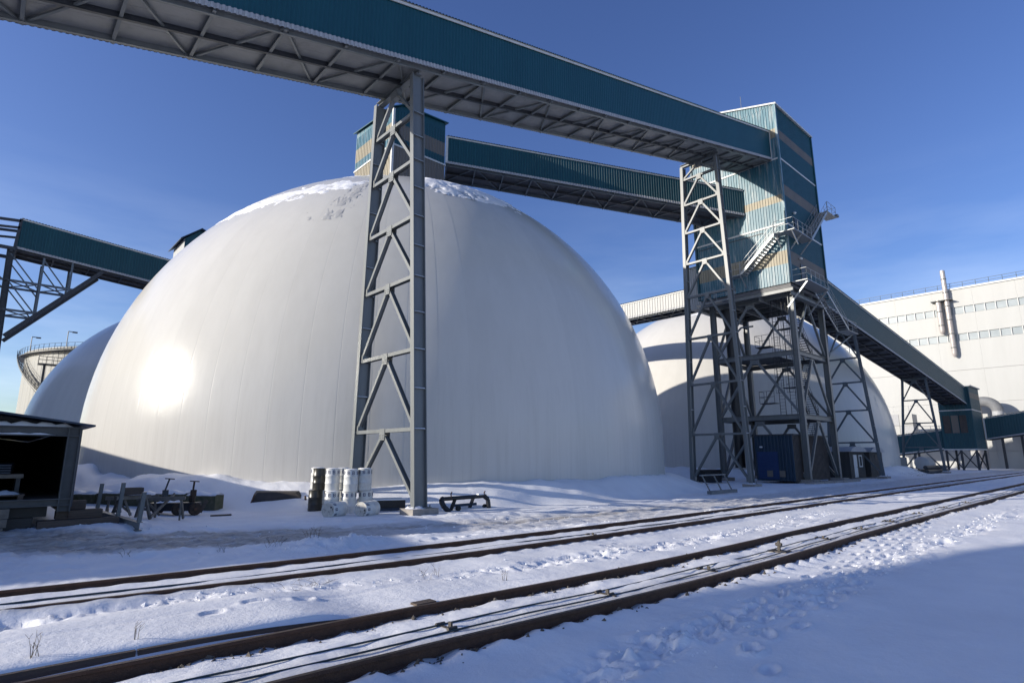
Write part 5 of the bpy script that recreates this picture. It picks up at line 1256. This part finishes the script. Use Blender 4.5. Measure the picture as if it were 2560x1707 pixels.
zb3 = gz_(11.7, 23.5); drum(11.72, 23.5, zb3, 'white', 'lower white drum in the back row of the stack', (0, 0, 4), True, 0)
drum(11.66, 23.42, zb3 + HD + .02, 'white', 'upper white drum in the gap between the front drums', (0, 0, 2.2), True, 2)
zb4 = gz_(11.45, 22.4); drum(11.45, 22.38, zb4, 'white', 'lower white lettered drum in the middle of the stack', (0, 0, .5), True, 2)
drum(11.46, 22.32, zb4 + HD - .01, 'white', 'upper white lettered drum in the middle of the stack', (0, 0, .9), True, 0)
zb5 = gz_(12.1, 22.3); drum(12.13, 22.25, zb5, 'white', 'lower white lettered drum at the right end of the stack', (0, 0, .1), True, 1)
drum(12.06, 22.28, zb5 + HD + .02, 'white', 'upper white lettered drum at the right end of the stack', (0, 0, 2.5), True, 0)
def lying(x, y, az, lb, roll):
    q = Matrix.Rotation(az + math.pi, 3, 'Z') @ Matrix.Rotation(R_(90), 3, 'Y') @ Matrix.Rotation(roll, 3, 'Z')
    d_ = V(math.cos(az), math.sin(az), 0); z = tz(x, y) + .24
    return drum(x + d_.x * .44, y + d_.y * .44, z, 'white', lb, q.to_euler(), False, 1)
lying(10.42, 21.45, R_(28), 'white drum lying on its side with a dirty lid, left of the pair', 2.0)
lying(11.52, 20.95, R_(26), 'white drum lying on its side nearest the pylon foot', 1.2)

# steel trough behind the lying drum
tg = thing('steel_trough', 'dark steel trough with snowy rims between the drums and pylon', 'trough', (13.1, 22.4, .1))
u = V(.93, -.37, 0); n_ = V(.37, .93, 0); c_ = V(13.0, 22.5, tz(13, 22.5))
for k, (a, b_, hh_) in enumerate(((-1, -1, 0), (1, 1, 0))):
    MB().beam(c_ + n_ * .42 * a - u * .95 + UP * .22, c_ + n_ * .42 * a + u * .95 + UP * .22, .42, .06).build('side_plate', 'tar_black', tg)
    MB().beam(c_ + n_ * .43 * a - u * .95 + UP * .45, c_ + n_ * .43 * a + u * .95 + UP * .45, .05, .1).build('snow_rim', 'snow', tg)
for s_ in (-1, 1): MB().beam(c_ + u * .93 * s_ - n_ * .4 + UP * .22, c_ + u * .93 * s_ + n_ * .4 + UP * .22, .42, .06).build('end_plate', 'steel_b', tg)
MB().beam(c_ - n_ * .5 - u * .95 + UP * .06, c_ - n_ * .5 + u * .95 + UP * .06, .1, .08).build('skid', 'navy_roof', tg)

# black pipe stand right of the pylon
bs = thing('pipe_stand', 'black steel pipe stand with stubby legs on snow right of the pylon', 'pipe stand', (16, 20.4, 0))
z0 = tz(15.9, 20.4)
MB().tube((14.85, 20.75, z0 + .50), (17.0, 20.35, z0 + .56), .085, 12).build('top_pipe', 'tar_black', bs, smooth=40)
MB().tube((15.5, 20.9, z0 + .18), (16.7, 20.65, z0 + .22), .06, 10).build('lower_bar', 'navy_roof', bs)
MB().path([V(14.95, 20.72, z0 + .52), V(14.80, 20.65, z0 + .42), V(14.86, 20.5, z0 + .18), V(15.05, 20.35, z0 - .03)], .11, 10).build('bent_leg', 'tar_black', bs)
MB().path([V(16.9, 20.35, z0 + .56), V(17.08, 20.3, z0 + .42), V(17.1, 20.25, z0 + .05)], .10, 10).build('bent_leg', 'tar_black', bs)
for x in (15.5, 16.5): MB().beam((x, 20.6, z0 + .5), (x - .12, 20.75, z0), .14, .08).build('leg', 'tar_black', bs)
for x in (15.55, 17.05): MB().lathe([(.03, -.06), (.11, -.06), (.11, .06), (.03, .06)], 12, (x, 20.45, z0 + .1), 'y').build('roller', 'rubber', bs)
for x, y in ((15.3, 20.6), (16.9, 20.3)): MB().path([V(x, y, z0 + .5), V(x - .04, y, z0 + .7), V(x + .02, y, z0 + .78)], .025, 6).build('hook', 'rust', bs)
MB().box(16.55, 20.3, z0 + .62, 16.95, 20.45, z0 + .68).build('snow_cap', 'snow', bs)

# ------------------------------------------------------------------ dry weeds poking through the snow
def weed(x, y, n, h_, sp, lb):
    b = MB(); z = tz(x, y) - .03; rn = random.Random(int(x * 1000 + y))
    for i in range(n):
        a = rn.uniform(0, 6.28); k = rn.uniform(.4, 1) * sp; p = V(x + rn.uniform(-sp, sp) * .6, y + rn.uniform(-sp, sp) * .6, z); hh_ = h_ * rn.uniform(.5, 1.1)
        q = p + V(math.cos(a) * k * .3, math.sin(a) * k * .3, hh_ * .6); r = q + V(math.cos(a + .7) * k * .4, math.sin(a + .7) * k * .4, hh_ * .4)
        b.tube(p, q, .004, 4, .003); b.tube(q, r, .003, 4, .0015)
        for _ in range(2): t = q.lerp(r, rn.random()); b.tube(t, t + V(rn.uniform(-.05, .05), rn.uniform(-.05, .05), .05), .002, 3)
    return tag(b.build('dry_weed', 'dry', None, fix=False), lb, 'weed', 'dry weeds')
for i, (x, y, n, h_, sp, lb) in enumerate((( .72, 8.15, 6, .26, .08, 'dry branching twig at the lower left corner beside the rail'), (1.62, 8.12, 4, .22, .04, 'thin dry twig standing on the crossing panel edge'),
      (5.55, 14.6, 12, .22, .3, 'sparse dry stalks left of the snow heap by the road'), (6.45, 14.4, 14, .3, .25, 'dark dry tuft on the snow heap beside the far track'), (4.5, 14.9, 6, .18, .2, 'small dry sprig on shaded snow beyond the far rail'),
      (4.3, 10.4, 14, .14, .7, 'short dry stubble beside the far track near rail, left'), (6.6, 9.4, 7, .2, .3, 'short dry stalks between the tracks'), (7.4, 8.3, 5, .2, .05, 'thin stalks beside the foreground rail'),
      (2.7, 15.6, 5, .16, .2, 'tiny dry sprig on shaded snow at far left'), (82, 19.5, 40, .5, 2.0, 'dark dry tuft on the snow before the right dome'), (88, 20.5, 26, .45, 1.6, 'dark dry tuft on snow near the far trestle'))):
    weed(x, y, n, h_, sp, lb)
